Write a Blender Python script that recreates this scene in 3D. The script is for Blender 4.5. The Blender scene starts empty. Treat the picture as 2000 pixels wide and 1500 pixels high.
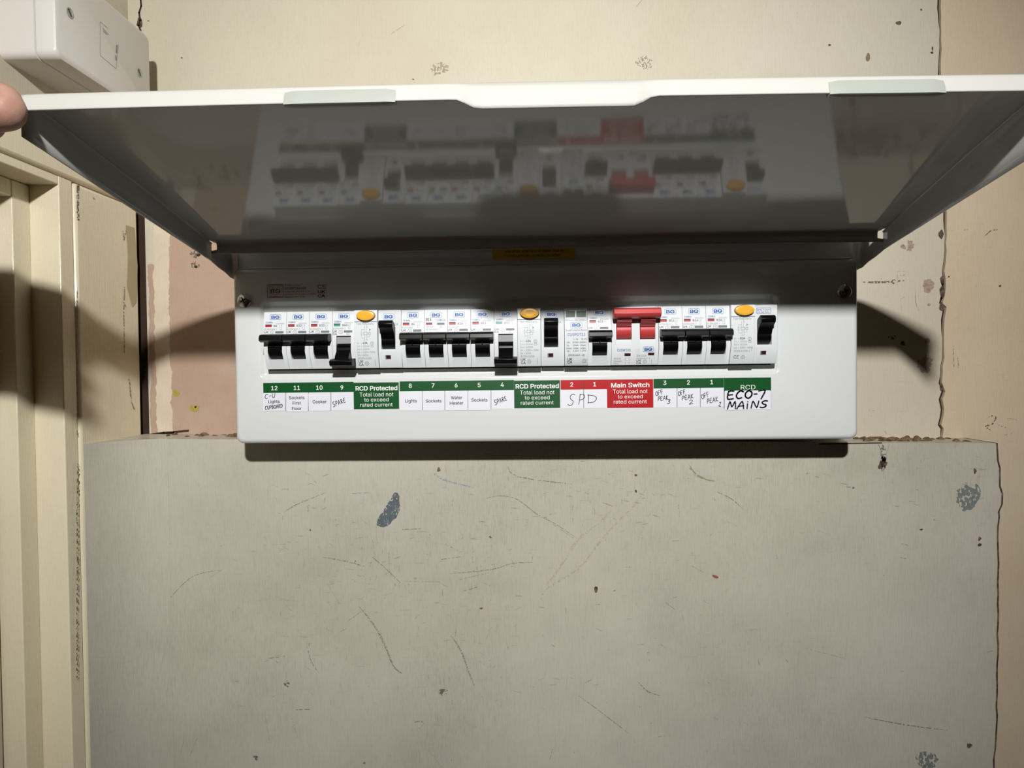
import bpy, bmesh, math, random
import numpy as np
from mathutils import Vector, Matrix
from mathutils.geometry import delaunay_2d_cdt
random.seed(7)
OZ = 1.45          # height of the cover's bottom edge above the floor (metres)

# ------------------------------------------------------------------ camera
C0 = np.array([-0.00449, -0.52106, 0.0549])
YAW, PITCH, ROLL, FPX = -0.03506, -0.01987, -0.01118, 1320.0
def cam_axes():
    cy, sy = math.cos(YAW), math.sin(YAW); cp, sp = math.cos(PITCH), math.sin(PITCH)
    cr, sr = math.cos(ROLL), math.sin(ROLL)
    f = np.array([sy*cp, cy*cp, sp]); r = np.array([cy, -sy, 0.0]); u = np.cross(r, f)
    return cr*r + sr*u, -sr*r + cr*u, f
CR, CU, CF = cam_axes()
cam_d = bpy.data.cameras.new('camera'); cam = bpy.data.objects.new('camera', cam_d)
bpy.context.scene.collection.objects.link(cam)
cam_d.sensor_width = 36; cam_d.lens = FPX/2000*36; cam_d.clip_start = 0.01; cam_d.clip_end = 20
M = Matrix.Identity(4)
for i in range(3):
    M[i][0] = CR[i]; M[i][1] = CU[i]; M[i][2] = -CF[i]; M[i][3] = C0[i]
M[2][3] += OZ
cam.matrix_world = M
sc = bpy.context.scene
sc.camera = cam

# ------------------------------------------------------------------ light
w = bpy.data.worlds.new('world'); sc.world = w; w.use_nodes = True
w.node_tree.nodes['Background'].inputs[0].default_value = (0.9, 0.8, 0.7, 1)
w.node_tree.nodes['Background'].inputs[1].default_value = 0.02
def lamp(kind, name, loc, power, col, size, target=None):
    d = bpy.data.lights.new(name, kind); d.energy = power; d.color = col
    if kind in ('SPOT', 'POINT'): d.shadow_soft_size = size
    if kind == 'AREA': d.size = size
    o = bpy.data.objects.new(name, d); sc.collection.objects.link(o)
    o.location = (loc[0], loc[1], loc[2] + OZ)
    if target:
        v = Vector((target[0]-loc[0], target[1]-loc[1], target[2]-loc[2]))
        o.rotation_euler = v.to_track_quat('-Z', 'Y').to_euler()
    return o
# head torch of the surveyor, above and behind the phone
torch = lamp('SPOT', 'head_torch', (0.0, -0.83, 0.423), 40, (1.0, 0.985, 0.965), 0.016, (-0.02, 0.0, 0.14))
torch.data.spot_size = math.radians(84); torch.data.spot_blend = 1.0
# weak warm fill light, added below the ceiling to lift the shadows
warm_fill = lamp('AREA', 'warm_fill_light', (0.25, -0.9, 0.93), 0.16, (1.0, 0.66, 0.38), 0.35, (0.25, -0.9, 0))
sc.view_settings.view_transform = 'Standard'; sc.view_settings.look = 'None'
sc.view_settings.gamma = 1.0; sc.view_settings.use_curve_mapping = False
sc.view_settings.exposure = 0.0

# ------------------------------------------------------------------ helpers
def P(u, v, y):
    """point of the plane at depth y that lies on the photograph's ray (u, v)"""
    d = CF + CR*(u-1000)/FPX - CU*(v-750)/FPX
    t = (y - C0[1])/d[1]
    q = C0 + d*t
    return float(q[0]), float(q[2])
def PX(u, v, x):
    d = CF + CR*(u-1000)/FPX - CU*(v-750)/FPX
    t = (x - C0[0])/d[0]; q = C0 + d*t
    return float(q[1]), float(q[2])

def srgb(r, g, b):
    f = lambda c: (c/255/12.92) if c/255 <= 0.04045 else ((c/255+0.055)/1.055)**2.4
    return (f(r), f(g), f(b), 1)

def nn(nt, t, **kw):
    n = nt.nodes.new(t)
    for k, v in kw.items(): setattr(n, k, v)
    return n
def mat(name, col, rough=0.5, spec=0.5, metal=0.0, coat=0.0, bump=None, mottle=None, sss=0.0):
    m = bpy.data.materials.new(name); m.use_nodes = True
    nt = m.node_tree; b = nt.nodes['Principled BSDF']
    b.inputs['Base Color'].default_value = col
    b.inputs['Roughness'].default_value = rough
    b.inputs['Specular IOR Level'].default_value = spec
    b.inputs['Metallic'].default_value = metal
    b.inputs['Coat Weight'].default_value = coat
    b.inputs['Coat Roughness'].default_value = 0.05
    if sss:
        b.inputs['Subsurface Weight'].default_value = sss
        b.inputs['Subsurface Radius'].default_value = (0.008, 0.003, 0.0015)
        b.inputs['Subsurface Scale'].default_value = 0.6
    tc = nn(nt, 'ShaderNodeTexCoord')
    if bump:
        sc_, st, dist = bump
        no = nn(nt, 'ShaderNodeTexNoise'); no.inputs['Scale'].default_value = sc_; no.inputs['Detail'].default_value = 3
        nt.links.new(tc.outputs['Object'], no.inputs['Vector'])
        bp = nn(nt, 'ShaderNodeBump'); bp.inputs['Strength'].default_value = st; bp.inputs['Distance'].default_value = dist
        nt.links.new(no.outputs['Fac'], bp.inputs['Height']); nt.links.new(bp.outputs['Normal'], b.inputs['Normal'])
    if mottle:
        sc_, col2, lo, hi = mottle
        no = nn(nt, 'ShaderNodeTexNoise'); no.inputs['Scale'].default_value = sc_; no.inputs['Detail'].default_value = 5
        nt.links.new(tc.outputs['Object'], no.inputs['Vector'])
        mr = nn(nt, 'ShaderNodeMapRange'); mr.inputs[1].default_value = lo; mr.inputs[2].default_value = hi
        nt.links.new(no.outputs['Fac'], mr.inputs[0])
        mx = nn(nt, 'ShaderNodeMix', data_type='RGBA')
        nt.links.new(mr.outputs[0], mx.inputs[0]); mx.inputs[6].default_value = col; mx.inputs[7].default_value = col2
        nt.links.new(mx.outputs[2], b.inputs['Base Color'])
    return m

def painted(name, col, col2, rough, streak=0.5, grime=0.0, pink=None, bumpst=0.25, grimecol=None, spec_=0.5):
    """old brush-painted timber or plaster: mottled colour, vertical brush streaks, scuffs"""
    m = bpy.data.materials.new(name); m.use_nodes = True
    nt = m.node_tree; L = nt.links.new; b = nt.nodes['Principled BSDF']
    b.inputs['Roughness'].default_value = rough; b.inputs['Specular IOR Level'].default_value = spec_
    tc = nn(nt, 'ShaderNodeTexCoord')
    def noise(scale, detail=4, mapping=None, rough_=0.55):
        no = nn(nt, 'ShaderNodeTexNoise'); no.inputs['Scale'].default_value = scale
        no.inputs['Detail'].default_value = detail; no.inputs['Roughness'].default_value = rough_
        if mapping:
            mp = nn(nt, 'ShaderNodeMapping'); mp.inputs['Scale'].default_value = mapping[:3]
            if len(mapping) > 3: mp.inputs['Rotation'].default_value = (0, mapping[3], 0)
            L(tc.outputs['Object'], mp.inputs[0]); L(mp.outputs[0], no.inputs['Vector'])
        else: L(tc.outputs['Object'], no.inputs['Vector'])
        return no.outputs['Fac']
    def rng(s, lo, hi, a=0.0, c=1.0):
        mr = nn(nt, 'ShaderNodeMapRange'); mr.inputs[1].default_value = lo; mr.inputs[2].default_value = hi
        mr.inputs[3].default_value = a; mr.inputs[4].default_value = c; L(s, mr.inputs[0]); return mr.outputs[0]
    def mix(f, A, B, mode='MIX'):
        x = nn(nt, 'ShaderNodeMix', data_type='RGBA', blend_type=mode)
        if isinstance(f, float): x.inputs[0].default_value = f
        else: L(f, x.inputs[0])
        for i, q in ((6, A), (7, B)):
            if isinstance(q, tuple): x.inputs[i].default_value = q
            else: L(q, x.inputs[i])
        return x.outputs[2]
    def mth(op, a_, b_=None):
        x = nn(nt, 'ShaderNodeMath', operation=op)
        for i, q in ((0, a_), (1, b_)):
            if q is None: continue
            if isinstance(q, (int, float)): x.inputs[i].default_value = q
            else: L(q, x.inputs[i])
        return x.outputs[0]
    c = mix(rng(noise(5, 5), 0.35, 0.65), col, col2)
    if pink:
        sx = nn(nt, 'ShaderNodeSeparateXYZ'); L(tc.outputs['Object'], sx.inputs[0])
        wob = rng(noise(120, 4), 0.3, 0.7, -0.0012, 0.0012)
        wob2 = rng(noise(25, 3), 0.3, 0.7, -0.0015, 0.0015)
        x = mth('ADD', mth('ADD', sx.outputs[0], wob), wob2); z = mth('ADD', mth('ADD', sx.outputs[2], wob), wob2)
        for (x0, x1, z0, z1, pc) in pink:
            k = mth('MULTIPLY', mth('MULTIPLY', mth('GREATER_THAN', x, x0), mth('LESS_THAN', x, x1)),
                    mth('MULTIPLY', mth('GREATER_THAN', z, z0), mth('LESS_THAN', z, z1)))
            c = mix(k, c, mix(rng(noise(30, 6), 0.4, 0.7, 0, 0.35), pc, (0.55, 0.44, 0.36, 1)))
    st = noise(60, 5, (14, 14, 1.0), 0.7)
    c = mix(rng(st, 0.45, 0.8, 0, 0.22*streak), c, (0.22, 0.19, 0.15, 1))
    if grime:
        gc = grimecol or (0.13, 0.12, 0.10, 1)
        big = rng(noise(4.5, 3), 0.48, 0.62)
        s1 = rng(noise(95, 5, (8, 8, 1), 0.7), 0.60, 0.72)
        s2 = rng(noise(70, 5, (1, 1, 7), 0.7), 0.63, 0.72)
        s3 = rng(noise(45, 6, (1, 1, 6, 0.9), 0.75), 0.61, 0.70)
        s4 = rng(noise(45, 6, (1, 1, 6, -0.7), 0.75), 0.62, 0.71)
        dots = rng(noise(260, 2), 0.77, 0.81)
        s = mth('MAXIMUM', mth('MULTIPLY', mth('MAXIMUM', s1, s2), 0.45), mth('MAXIMUM', mth('MULTIPLY', s3, 0.6), mth('MULTIPLY', s4, 0.6)))
        s = mth('MAXIMUM', mth('MULTIPLY', s, mth('ADD', mth('MULTIPLY', big, 0.85), 0.15)), mth('MULTIPLY', dots, 0.8))
        c = mix(mth('MULTIPLY', s, grime), c, gc)
        c = mix(mth('MULTIPLY', rng(noise(13, 6), 0.50, 0.80), 0.16*grime), c, gc)
        c = mix(mth('MULTIPLY', mth('MULTIPLY', rng(noise(150, 3, (9, 9, 0.6), 0.7), 0.50, 0.75), rng(noise(7, 3), 0.42, 0.6)), 0.30*grime), c, gc)
    L(c, b.inputs['Base Color'])
    rr = rng(noise(18, 4), 0.3, 0.7, rough-0.07, rough+0.1); L(rr, b.inputs['Roughness'])
    h = mth('ADD', mth('MULTIPLY', noise(90, 5, (9, 9, 1)), 0.5), mth('MULTIPLY', noise(14, 4), 1.6))
    bp = nn(nt, 'ShaderNodeBump'); bp.inputs['Strength'].default_value = bumpst; bp.inputs['Distance'].default_value = 0.0012
    L(h, bp.inputs['Height']); L(bp.outputs['Normal'], b.inputs['Normal'])
    return m

def flaky(name, col, col2, thr=0.45, scale=300, stretch=(1, 1, 1), rough=0.7):
    """worn smear or chip: real paint with gaps worn through it"""
    m = bpy.data.materials.new(name); m.use_nodes = True
    nt = m.node_tree; L = nt.links.new; b = nt.nodes['Principled BSDF']
    b.inputs['Roughness'].default_value = rough
    tc = nn(nt, 'ShaderNodeTexCoord'); mp = nn(nt, 'ShaderNodeMapping'); mp.inputs['Scale'].default_value = stretch
    L(tc.outputs['Object'], mp.inputs[0])
    no = nn(nt, 'ShaderNodeTexNoise'); no.inputs['Scale'].default_value = scale; no.inputs['Detail'].default_value = 5
    L(mp.outputs[0], no.inputs['Vector'])
    mr = nn(nt, 'ShaderNodeMapRange'); mr.inputs[1].default_value = thr-0.03; mr.inputs[2].default_value = thr+0.04
    L(no.outputs['Fac'], mr.inputs[0])
    n2 = nn(nt, 'ShaderNodeTexNoise'); n2.inputs['Scale'].default_value = scale*0.6; L(tc.outputs['Object'], n2.inputs['Vector'])
    mx = nn(nt, 'ShaderNodeMix', data_type='RGBA'); L(n2.outputs['Fac'], mx.inputs[0])
    mx.inputs[6].default_value = col; mx.inputs[7].default_value = col2; L(mx.outputs[2], b.inputs['Base Color'])
    L(mr.outputs[0], b.inputs['Alpha'])
    return m

class MB:
    """collects polygons and links them as one mesh object"""
    def __init__(s): s.v = []; s.f = []; s.m = []; s.cur = 0
    def poly(s, pts):
        n = len(s.v); s.v += [tuple(p) for p in pts]; s.f.append(tuple(range(n, n+len(pts)))); s.m.append(s.cur)
    def raw(s, vs, fs):
        n = len(s.v); s.v += [tuple(p) for p in vs]
        for f in fs: s.f.append(tuple(i+n for i in f)); s.m.append(s.cur)
    def box(s, x0, x1, y0, y1, z0, z1):
        vs = [(x, y, z) for x in (x0, x1) for y in (y0, y1) for z in (z0, z1)]
        s.raw(vs, [(0,1,3,2), (4,6,7,5), (0,4,5,1), (2,3,7,6), (0,2,6,4), (1,5,7,3)])
    def prism(s, prof, x0, x1):
        """closed polygon in (y,z) extruded along x"""
        n = len(prof)
        vs = [(x0, y, z) for y, z in prof] + [(x1, y, z) for y, z in prof]
        fs = [tuple(range(n)), tuple(range(2*n-1, n-1, -1))]
        fs += [(i, i+n, (i+1) % n + n, (i+1) % n) for i in range(n)]
        s.raw(vs, fs)
    def loft(s, loops, cap0=False, cap1=False):
        n = len(loops[0]); vs = [p for l in loops for p in l]; fs = []
        for k in range(len(loops)-1):
            for i in range(n):
                j = (i+1) % n; fs.append((k*n+i, k*n+j, (k+1)*n+j, (k+1)*n+i))
        if cap0: fs.append(tuple(range(n-1, -1, -1)))
        if cap1: fs.append(tuple(range((len(loops)-1)*n, len(loops)*n)))
        s.raw(vs, fs)
    def ribbon(s, pts, w, yf):
        """flat stroke through (x,z) points, yf gives the depth"""
        for a, b in zip(pts[:-1], pts[1:]):
            dx, dz = b[0]-a[0], b[1]-a[1]; l = math.hypot(dx, dz)
            if l < 1e-9: continue
            nx, nz = -dz/l*w/2, dx/l*w/2; ex, ez = dx/l*w*0.35, dz/l*w*0.35
            q = [(a[0]-ex-nx, a[1]-ez-nz), (b[0]+ex-nx, b[1]+ez-nz), (b[0]+ex+nx, b[1]+ez+nz), (a[0]-ex+nx, a[1]-ez+nz)]
            s.poly([(x, yf(x, z), z) for x, z in q])
    def rect(s, x0, x1, z0, z1, yf):
        s.poly([(x0, yf(x0, z0), z0), (x1, yf(x1, z0), z0), (x1, yf(x1, z1), z1), (x0, yf(x0, z1), z1)])
    def build(s, name, mats, parent=None, loc=None, smooth=False, bevel=0, bseg=2, local=False, solid=0):
        me = bpy.data.meshes.new(name)
        off = Vector((0, 0, 0))
        if parent is not None and not local:
            off = Vector(parent['_loc'])
        elif loc is not None and not local: off = Vector(loc)
        me.from_pydata([(x-off[0], y-off[1], z-off[2]) for x, y, z in s.v], [], s.f)
        if not isinstance(mats, (list, tuple)): mats = [mats]
        for q in mats: me.materials.append(q)
        if len(mats) > 1: me.polygons.foreach_set('material_index', s.m)
        bm = bmesh.new(); bm.from_mesh(me); bmesh.ops.remove_doubles(bm, verts=bm.verts, dist=1e-6)
        if smooth or bevel: bmesh.ops.recalc_face_normals(bm, faces=bm.faces)
        bm.to_mesh(me); bm.free()
        if smooth: me.shade_smooth() if hasattr(me, 'shade_smooth') else None
        o = bpy.data.objects.new(name, me); sc.collection.objects.link(o)
        if solid:
            md = o.modifiers.new('solid', 'SOLIDIFY'); md.thickness = solid; md.offset = 0
        if bevel:
            md = o.modifiers.new('bevel', 'BEVEL'); md.width = bevel; md.segments = bseg; md.limit_method = 'ANGLE'
            md.angle_limit = math.radians(35); md.harden_normals = False
        if smooth or bevel:
            try: me.set_sharp_from_angle(angle=math.radians(38))
            except Exception: pass
            for p_ in me.polygons: p_.use_smooth = True
        if parent is not None: o.parent = parent
        else:
            l = loc or (0, 0, 0); o.location = (l[0], l[1], l[2]+OZ)
        return o
def thing(name, loc, label=None, cat=None, group=None, kind=None):
    o = bpy.data.objects.new(name, None); sc.collection.objects.link(o)
    o.location = (loc[0], loc[1], loc[2]+OZ); o['_loc'] = loc; o.empty_display_size = 0.01
    tag(o, label, cat, group, kind); return o
def tag(o, label=None, cat=None, group=None, kind=None):
    for k, v in (('label', label), ('category', cat), ('group', group), ('kind', kind)):
        if v: o[k] = v
    return o
def rrect(x0, x1, z0, z1, r, y, n=6):
    pts = []
    for cx, cz, a0 in ((x1-r, z1-r, 0), (x0+r, z1-r, 90), (x0+r, z0+r, 180), (x1-r, z0+r, 270)):
        for k in range(n+1):
            a = math.radians(a0 + 90*k/n); pts.append((cx+r*math.cos(a), y, cz+r*math.sin(a)))
    return pts

# lettering: Blender's built-in font turned into flat meshes
_tc = {}
import os
try: FONT = bpy.data.fonts.load(os.path.join(bpy.utils.resource_path('LOCAL'), 'datafiles', 'fonts', 'Inter.woff2'))
except Exception: FONT = None
def glyphs(s, bold=0.0):
    key = (s, bold)
    if key in _tc: return _tc[key]
    cu = bpy.data.curves.new('t', 'FONT'); cu.font = FONT or cu.font; cu.body = s; cu.size = 1; cu.resolution_u = 2; cu.offset = bold
    cu.fill_mode = 'NONE'
    o = bpy.data.objects.new('t', cu); sc.collection.objects.link(o)
    dg = bpy.context.evaluated_depsgraph_get(); dg.update()
    me = bpy.data.meshes.new_from_object(o.evaluated_get(dg))
    co = [(v.co.x, v.co.y) for v in me.vertices]; nb = {}
    for e in me.edges:
        nb.setdefault(e.vertices[0], []).append(e.vertices[1]); nb.setdefault(e.vertices[1], []).append(e.vertices[0])
    bpy.data.objects.remove(o); bpy.data.curves.remove(cu); bpy.data.meshes.remove(me)
    # trace the outlines (vertices run in order along each), triangulate, keep what has a non-zero winding
    seen = set(); loops = []
    for st in range(len(co)):
        if st in seen or st not in nb: continue
        lp = [st]; seen.add(st); cur = st
        while True:
            nx = [k for k in nb[cur] if k not in seen]
            if not nx: break
            cur = min(nx) if len(lp) == 1 else nx[0]; seen.add(cur); lp.append(cur)
        if len(lp) > 2: loops.append(lp)
    vs, fs = [], []
    # neighbouring outlines whose boxes meet are filled together
    boxes = [(min(co[i][0] for i in l), max(co[i][0] for i in l)) for l in loops]; groups = []
    for k in sorted(range(len(loops)), key=lambda k: boxes[k][0]):
        if groups and boxes[k][0] <= groups[-1][1]: groups[-1][0].append(k); groups[-1][1] = max(groups[-1][1], boxes[k][1])
        else: groups.append([[k], boxes[k][1]])
    for ks, _ in groups:
        pts, fc = [], []
        for k in ks:
            n0 = len(pts); pts += [Vector(co[i]) for i in loops[k]]; fc.append(list(range(n0, len(pts))))
        ed = [(f[i], f[(i+1) % len(f)]) for f in fc for i in range(len(f))]
        ov, oe, of, _1, _2, _3 = delaunay_2d_cdt(pts, ed, [], 0, 1e-6)
        P_ = [[(pts[i].x, pts[i].y) for i in f] for f in fc]; n0 = len(vs); vs += [(p.x, p.y) for p in ov]
        for f in of:
            cx = sum(ov[i].x for i in f)/3; cy = sum(ov[i].y for i in f)/3; wn = 0
            for pl in P_:
                for (x1, y1), (x2, y2) in zip(pl, pl[1:]+pl[:1]):
                    if (y1 <= cy) != (y2 <= cy):
                        if x1 + (cy-y1)/(y2-y1)*(x2-x1) > cx: wn += 1 if y2 > y1 else -1
            if wn: fs.append(tuple(n0+i for i in f))
    _tc[key] = (vs, fs); return _tc[key]
CAP = None
def text(mb, s, x, z, h, yf, width=None, align='c', bold=0.0, rot=0.0):
    if bold:
        e = bold*h*1.1
        for i, (a, b) in enumerate(((-e, -e*.6), (e, -e*.6), (-e, e*.6), (e, e*.6), (0, 0))):
            text1(mb, s, x+a, z+b, h-e*.6, lambda X, Z, i=i: yf(X, Z) - i*0.000012, None if width is None else width-2*e, align, rot)
    else: text1(mb, s, x, z, h, yf, width, align, rot)
def text1(mb, s, x, z, h, yf, width=None, align='c', rot=0.0):
    """x,z = centre (or left) of the baseline; h = cap height"""
    global CAP
    if CAP is None: CAP = max(v[1] for v in glyphs('H')[0])
    vs, fs = glyphs(s)
    if not vs: return
    x0 = min(v[0] for v in vs); x1 = max(v[0] for v in vs)
    k = h/CAP; kx = k if width is None else width/(x1-x0)
    sh = -x0 - ((x1-x0)/2 if align == 'c' else 0) - ((x1-x0) if align == 'r' else 0)
    c_, s_ = math.cos(rot), math.sin(rot); out = []
    for a, b in vs:
        a = (a+sh)*kx; b = b*k
        X = x + a*c_ - b*s_; Z = z + a*s_ + b*c_
        out.append((X, yf(X, Z), Z))
    mb.raw(out, fs)

# pen strokes for the handwritten words (unit box)
STR = {
 'C': [[(.95,.85),(.6,1),(.2,.75),(.05,.35),(.3,.02),(.8,.1)]], '-': [[(.2,.5),(.8,.55)]],
 'U': [[(.1,1),(.1,.3),(.35,0),(.7,.1),(.85,.5),(.9,1)]],
 'P': [[(.1,0),(.25,1)],[(.2,.95),(.7,1),(.85,.7),(.55,.48),(.2,.45)]],
 'B': [[(.1,0),(.2,1)],[(.2,1),(.7,.9),(.6,.6),(.2,.5)],[(.2,.5),(.8,.4),(.75,.1),(.1,0)]],
 'O': [[(.5,1),(.1,.7),(.1,.25),(.5,0),(.9,.3),(.9,.75),(.5,1)]],
 'A': [[(0,0),(.5,1),(.85,0)],[(.2,.35),(.8,.4)]],
 'R': [[(.1,0),(.2,1)],[(.2,1),(.75,.9),(.65,.55),(.2,.5),(.9,0)]],
 'D': [[(.1,0),(.15,1)],[(.05,.95),(.7,.85),(.9,.5),(.6,.1),(.05,0)]],
 'S': [[(.9,.95),(.5,1),(.2,.8),(.35,.55),(.75,.4),(.75,.15),(.4,0),(0,.08)]],
 'E': [[(.85,1),(.15,.95),(.1,0),(.85,.03)],[(.12,.5),(.7,.55)]],
 'F': [[(.15,0),(.15,1),(.85,1)],[(.15,.55),(.7,.58)]],
 'K': [[(.1,0),(.15,1)],[(.8,1),(.15,.45),(.9,0)]],
 'M': [[(0,0),(.15,1),(.5,.3),(.8,1),(1,0)]], 'i': [[(.4,0),(.4,.62)],[(.4,.85),(.42,.9)]],
 'N': [[(0,0),(.12,1),(.75,.05),(.9,1)]],
 '3': [[(.1,.9),(.6,1),(.8,.75),(.4,.55),(.8,.35),(.6,.02),(.05,.08)]],
 '2': [[(.1,.8),(.45,1),(.8,.75),(.5,.35),(.05,.02),(.95,.05)]],
 '1': [[(.2,.8),(.5,1),(.5,0)],[(.15,0),(.85,0)]],
 '7': [[(.05,.95),(.9,1),(.45,0)]]}
def smooth_pts(p, n=3):
    if len(p) < 3: return p
    out = []
    for i in range(len(p)-1):
        p0 = p[max(i-1, 0)]; p1 = p[i]; p2 = p[i+1]; p3 = p[min(i+2, len(p)-1)]
        for k in range(n):
            t = k/n
            out.append(tuple(0.5*((2*p1[j]) + (-p0[j]+p2[j])*t + (2*p0[j]-5*p1[j]+4*p2[j]-p3[j])*t*t + (-p0[j]+3*p1[j]-3*p2[j]+p3[j])*t**3) for j in (0, 1)))
    out.append(p[-1]); return out
def handwrite(mb, word, u0, v0, cw, ch, y, wpx, rot=0.0, slant=0.15, gap=1.15, shrink=0.0):
    """word starts at photo pixel (u0,v0) of the label's own plane; cw,ch letter size in px"""
    s = (y - C0[1])/FPX
    X, Z = P(u0, v0, y); c_, s_ = math.cos(rot), math.sin(rot)
    k = 0
    for ch_ in word:
        f = 1 - shrink*k
        if ch_ != ' ':
            for st in STR[ch_]:
                pts = []
                for a, b in smooth_pts(st):
                    a_ = (k*gap*cw + a*cw*f + b*ch*f*slant)*s; b_ = b*ch*f*s
                    pts.append((X + a_*c_ - b_*s_, Z + a_*s_ + b_*c_))
                mb.ribbon(pts, wpx*s, lambda x, z: y)
        k += 1

# ------------------------------------------------------------------ materials
M_cream = painted('cream_wall_paint', srgb(212, 206, 187), srgb(205, 196, 175), 0.6, 0.5, 0.35, spec_=0.2,
    pink=[(-0.337, -0.20, -0.03, 0.215, srgb(186, 158, 138)), (-0.3565, -0.3505, -0.03, 0.155, srgb(184, 158, 140)), (-0.351, -0.337, -0.03, 0.19, srgb(222, 208, 184))])
M_cream2 = painted('tan_wall_paint', srgb(222, 206, 178), srgb(212, 194, 165), 0.5, 0.4, 0.35)
M_board = painted('grey_cream_board_paint', srgb(203, 199, 184), srgb(190, 185, 170), 0.38, 0.9, 1.0)
M_frame = painted('yellowed_gloss_paint', srgb(236, 227, 196), srgb(230, 220, 194), 0.22, 0.3, 0.25, bumpst=0.35)
M_door = painted('door_paint', srgb(206, 196, 178), srgb(198, 186, 172), 0.3, 0.3, 0.3)
M_dark = mat('dark_joint', srgb(58, 40, 28), 0.9, bump=(200, 0.6, 0.001))
M_debris = mat('old_filler', srgb(128, 104, 74), 0.9, bump=(300, 1.0, 0.002), mottle=(220, srgb(90, 68, 45), 0.45, 0.6))
M_rawedge = mat('raw_board_edge', srgb(116, 98, 84), 0.9, bump=(400, 1.0, 0.001), mottle=(160, srgb(72, 60, 48), 0.42, 0.55))
M_chip_pink = mat('bare_pink_plaster', srgb(176, 152, 134), 0.8, mottle=(300, srgb(150, 130, 112), 0.45, 0.6))
M_plain = mat('plain_wall_paint', srgb(112, 88, 68), 0.8)
M_floor = mat('floor_boards', srgb(84, 62, 44), 0.7)
M_steel = mat('white_powder_coated_steel', srgb(218, 221, 220), 0.16, 0.5, coat=0.6, bump=(45, 0.06, 0.0004))
M_lid = mat('shade_dimmed_gloss_lid_steel', srgb(184, 184, 178), 0.07, 0.36, coat=0.03, bump=(22, 0.10, 0.0005))  # the lid's white is darkened to deepen the shade on its underside
M_plastic = mat('white_moulded_plastic', srgb(222, 226, 228), 0.35, 0.4)
M_plastic2 = mat('grey_white_plastic', srgb(206, 209, 211), 0.38, 0.4)
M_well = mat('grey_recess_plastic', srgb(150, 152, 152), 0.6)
M_black = mat('black_toggle_plastic', srgb(7, 7, 8), 0.34, 0.22)
M_red = mat('red_toggle_plastic', srgb(196, 66, 66), 0.38, 0.5)
M_amber = mat('amber_button_plastic', srgb(238, 176, 52), 0.30, 0.5)
M_amber2 = mat('amber_button_socket', srgb(120, 82, 20), 0.5)
M_winred = mat('red_flag_window', srgb(178, 44, 46), 0.4)
M_winteal = mat('green_flag_window', srgb(70, 150, 138), 0.4)
M_windark = mat('dark_window', srgb(56, 14, 18), 0.5)
M_green = mat('green_status_flag', srgb(8, 70, 48), 0.25, mottle=(900, srgb(20, 96, 66), 0.5, 0.6))
M_blue = mat('blue_print', srgb(52, 92, 158), 0.5)
M_logofill = mat('pale_blue_print', srgb(214, 226, 240), 0.45)
M_grey = mat('grey_print', srgb(110, 116, 122), 0.5)
M_ink = mat('black_print', srgb(34, 36, 40), 0.5)
M_lgreen = mat('green_label_print', srgb(4, 78, 30), 0.35)
M_lred = mat('red_label_print', srgb(178, 16, 22), 0.35)
M_paper = mat('white_label_paper', srgb(226, 228, 236), 0.5)
M_wink = mat('white_label_lettering', srgb(240, 242, 240), 0.4)
M_yellow = mat('yellow_label', srgb(232, 196, 30), 0.5)
M_pen = mat('pen_ink', srgb(38, 38, 46), 0.6)
M_chrome = mat('chrome', srgb(214, 212, 208), 0.22, metal=1.0)
M_slot = mat('screw_slot', srgb(20, 18, 16), 0.6)
M_clip = mat('translucent_grey_plastic', srgb(156, 160, 152), 0.4)
M_jbox = mat('white_junction_box_plastic', srgb(214, 210, 204), 0.4, bump=(60, 0.1, 0.0005))
M_skin = mat('skin', srgb(176, 138, 122), 0.52, 0.35, bump=(1300, 0.25, 0.0003), mottle=(70, srgb(156, 112, 98), 0.42, 0.65), sss=0.25)
M_nail = mat('fingernail', srgb(172, 134, 126), 0.35, 0.4)
M_sleeve = mat('dark_sleeve', srgb(50, 52, 60), 0.9)
F_navy = flaky('navy_paint_smear', srgb(70, 82, 92), srgb(104, 116, 120), 0.40, 800, (1.0, 1, 0.6))
F_slate = flaky('slate_scuff', srgb(100, 112, 112), srgb(132, 138, 134), 0.46, 420, (1, 1, 0.7))
F_scuff = flaky('dark_scuff', srgb(92, 86, 76), srgb(126, 118, 104), 0.50, 500, (1, 1, 1))
F_scuffx = flaky('pencil_scratch', srgb(128, 122, 108), srgb(158, 151, 136), 0.49, 900, (1, 1, 1))
F_pinkpaint = flaky('pink_smear', srgb(182, 168, 156), srgb(196, 184, 170), 0.53, 420, (1, 1, 1))
F_blue = flaky('blue_chalk_scratch', srgb(128, 150, 164), srgb(160, 172, 176), 0.48, 600, (1, 1, 1))
F_yel = flaky('yellow_paint_fleck', srgb(190, 176, 50), srgb(150, 140, 60), 0.42, 400, (1, 1, 1))

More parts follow.
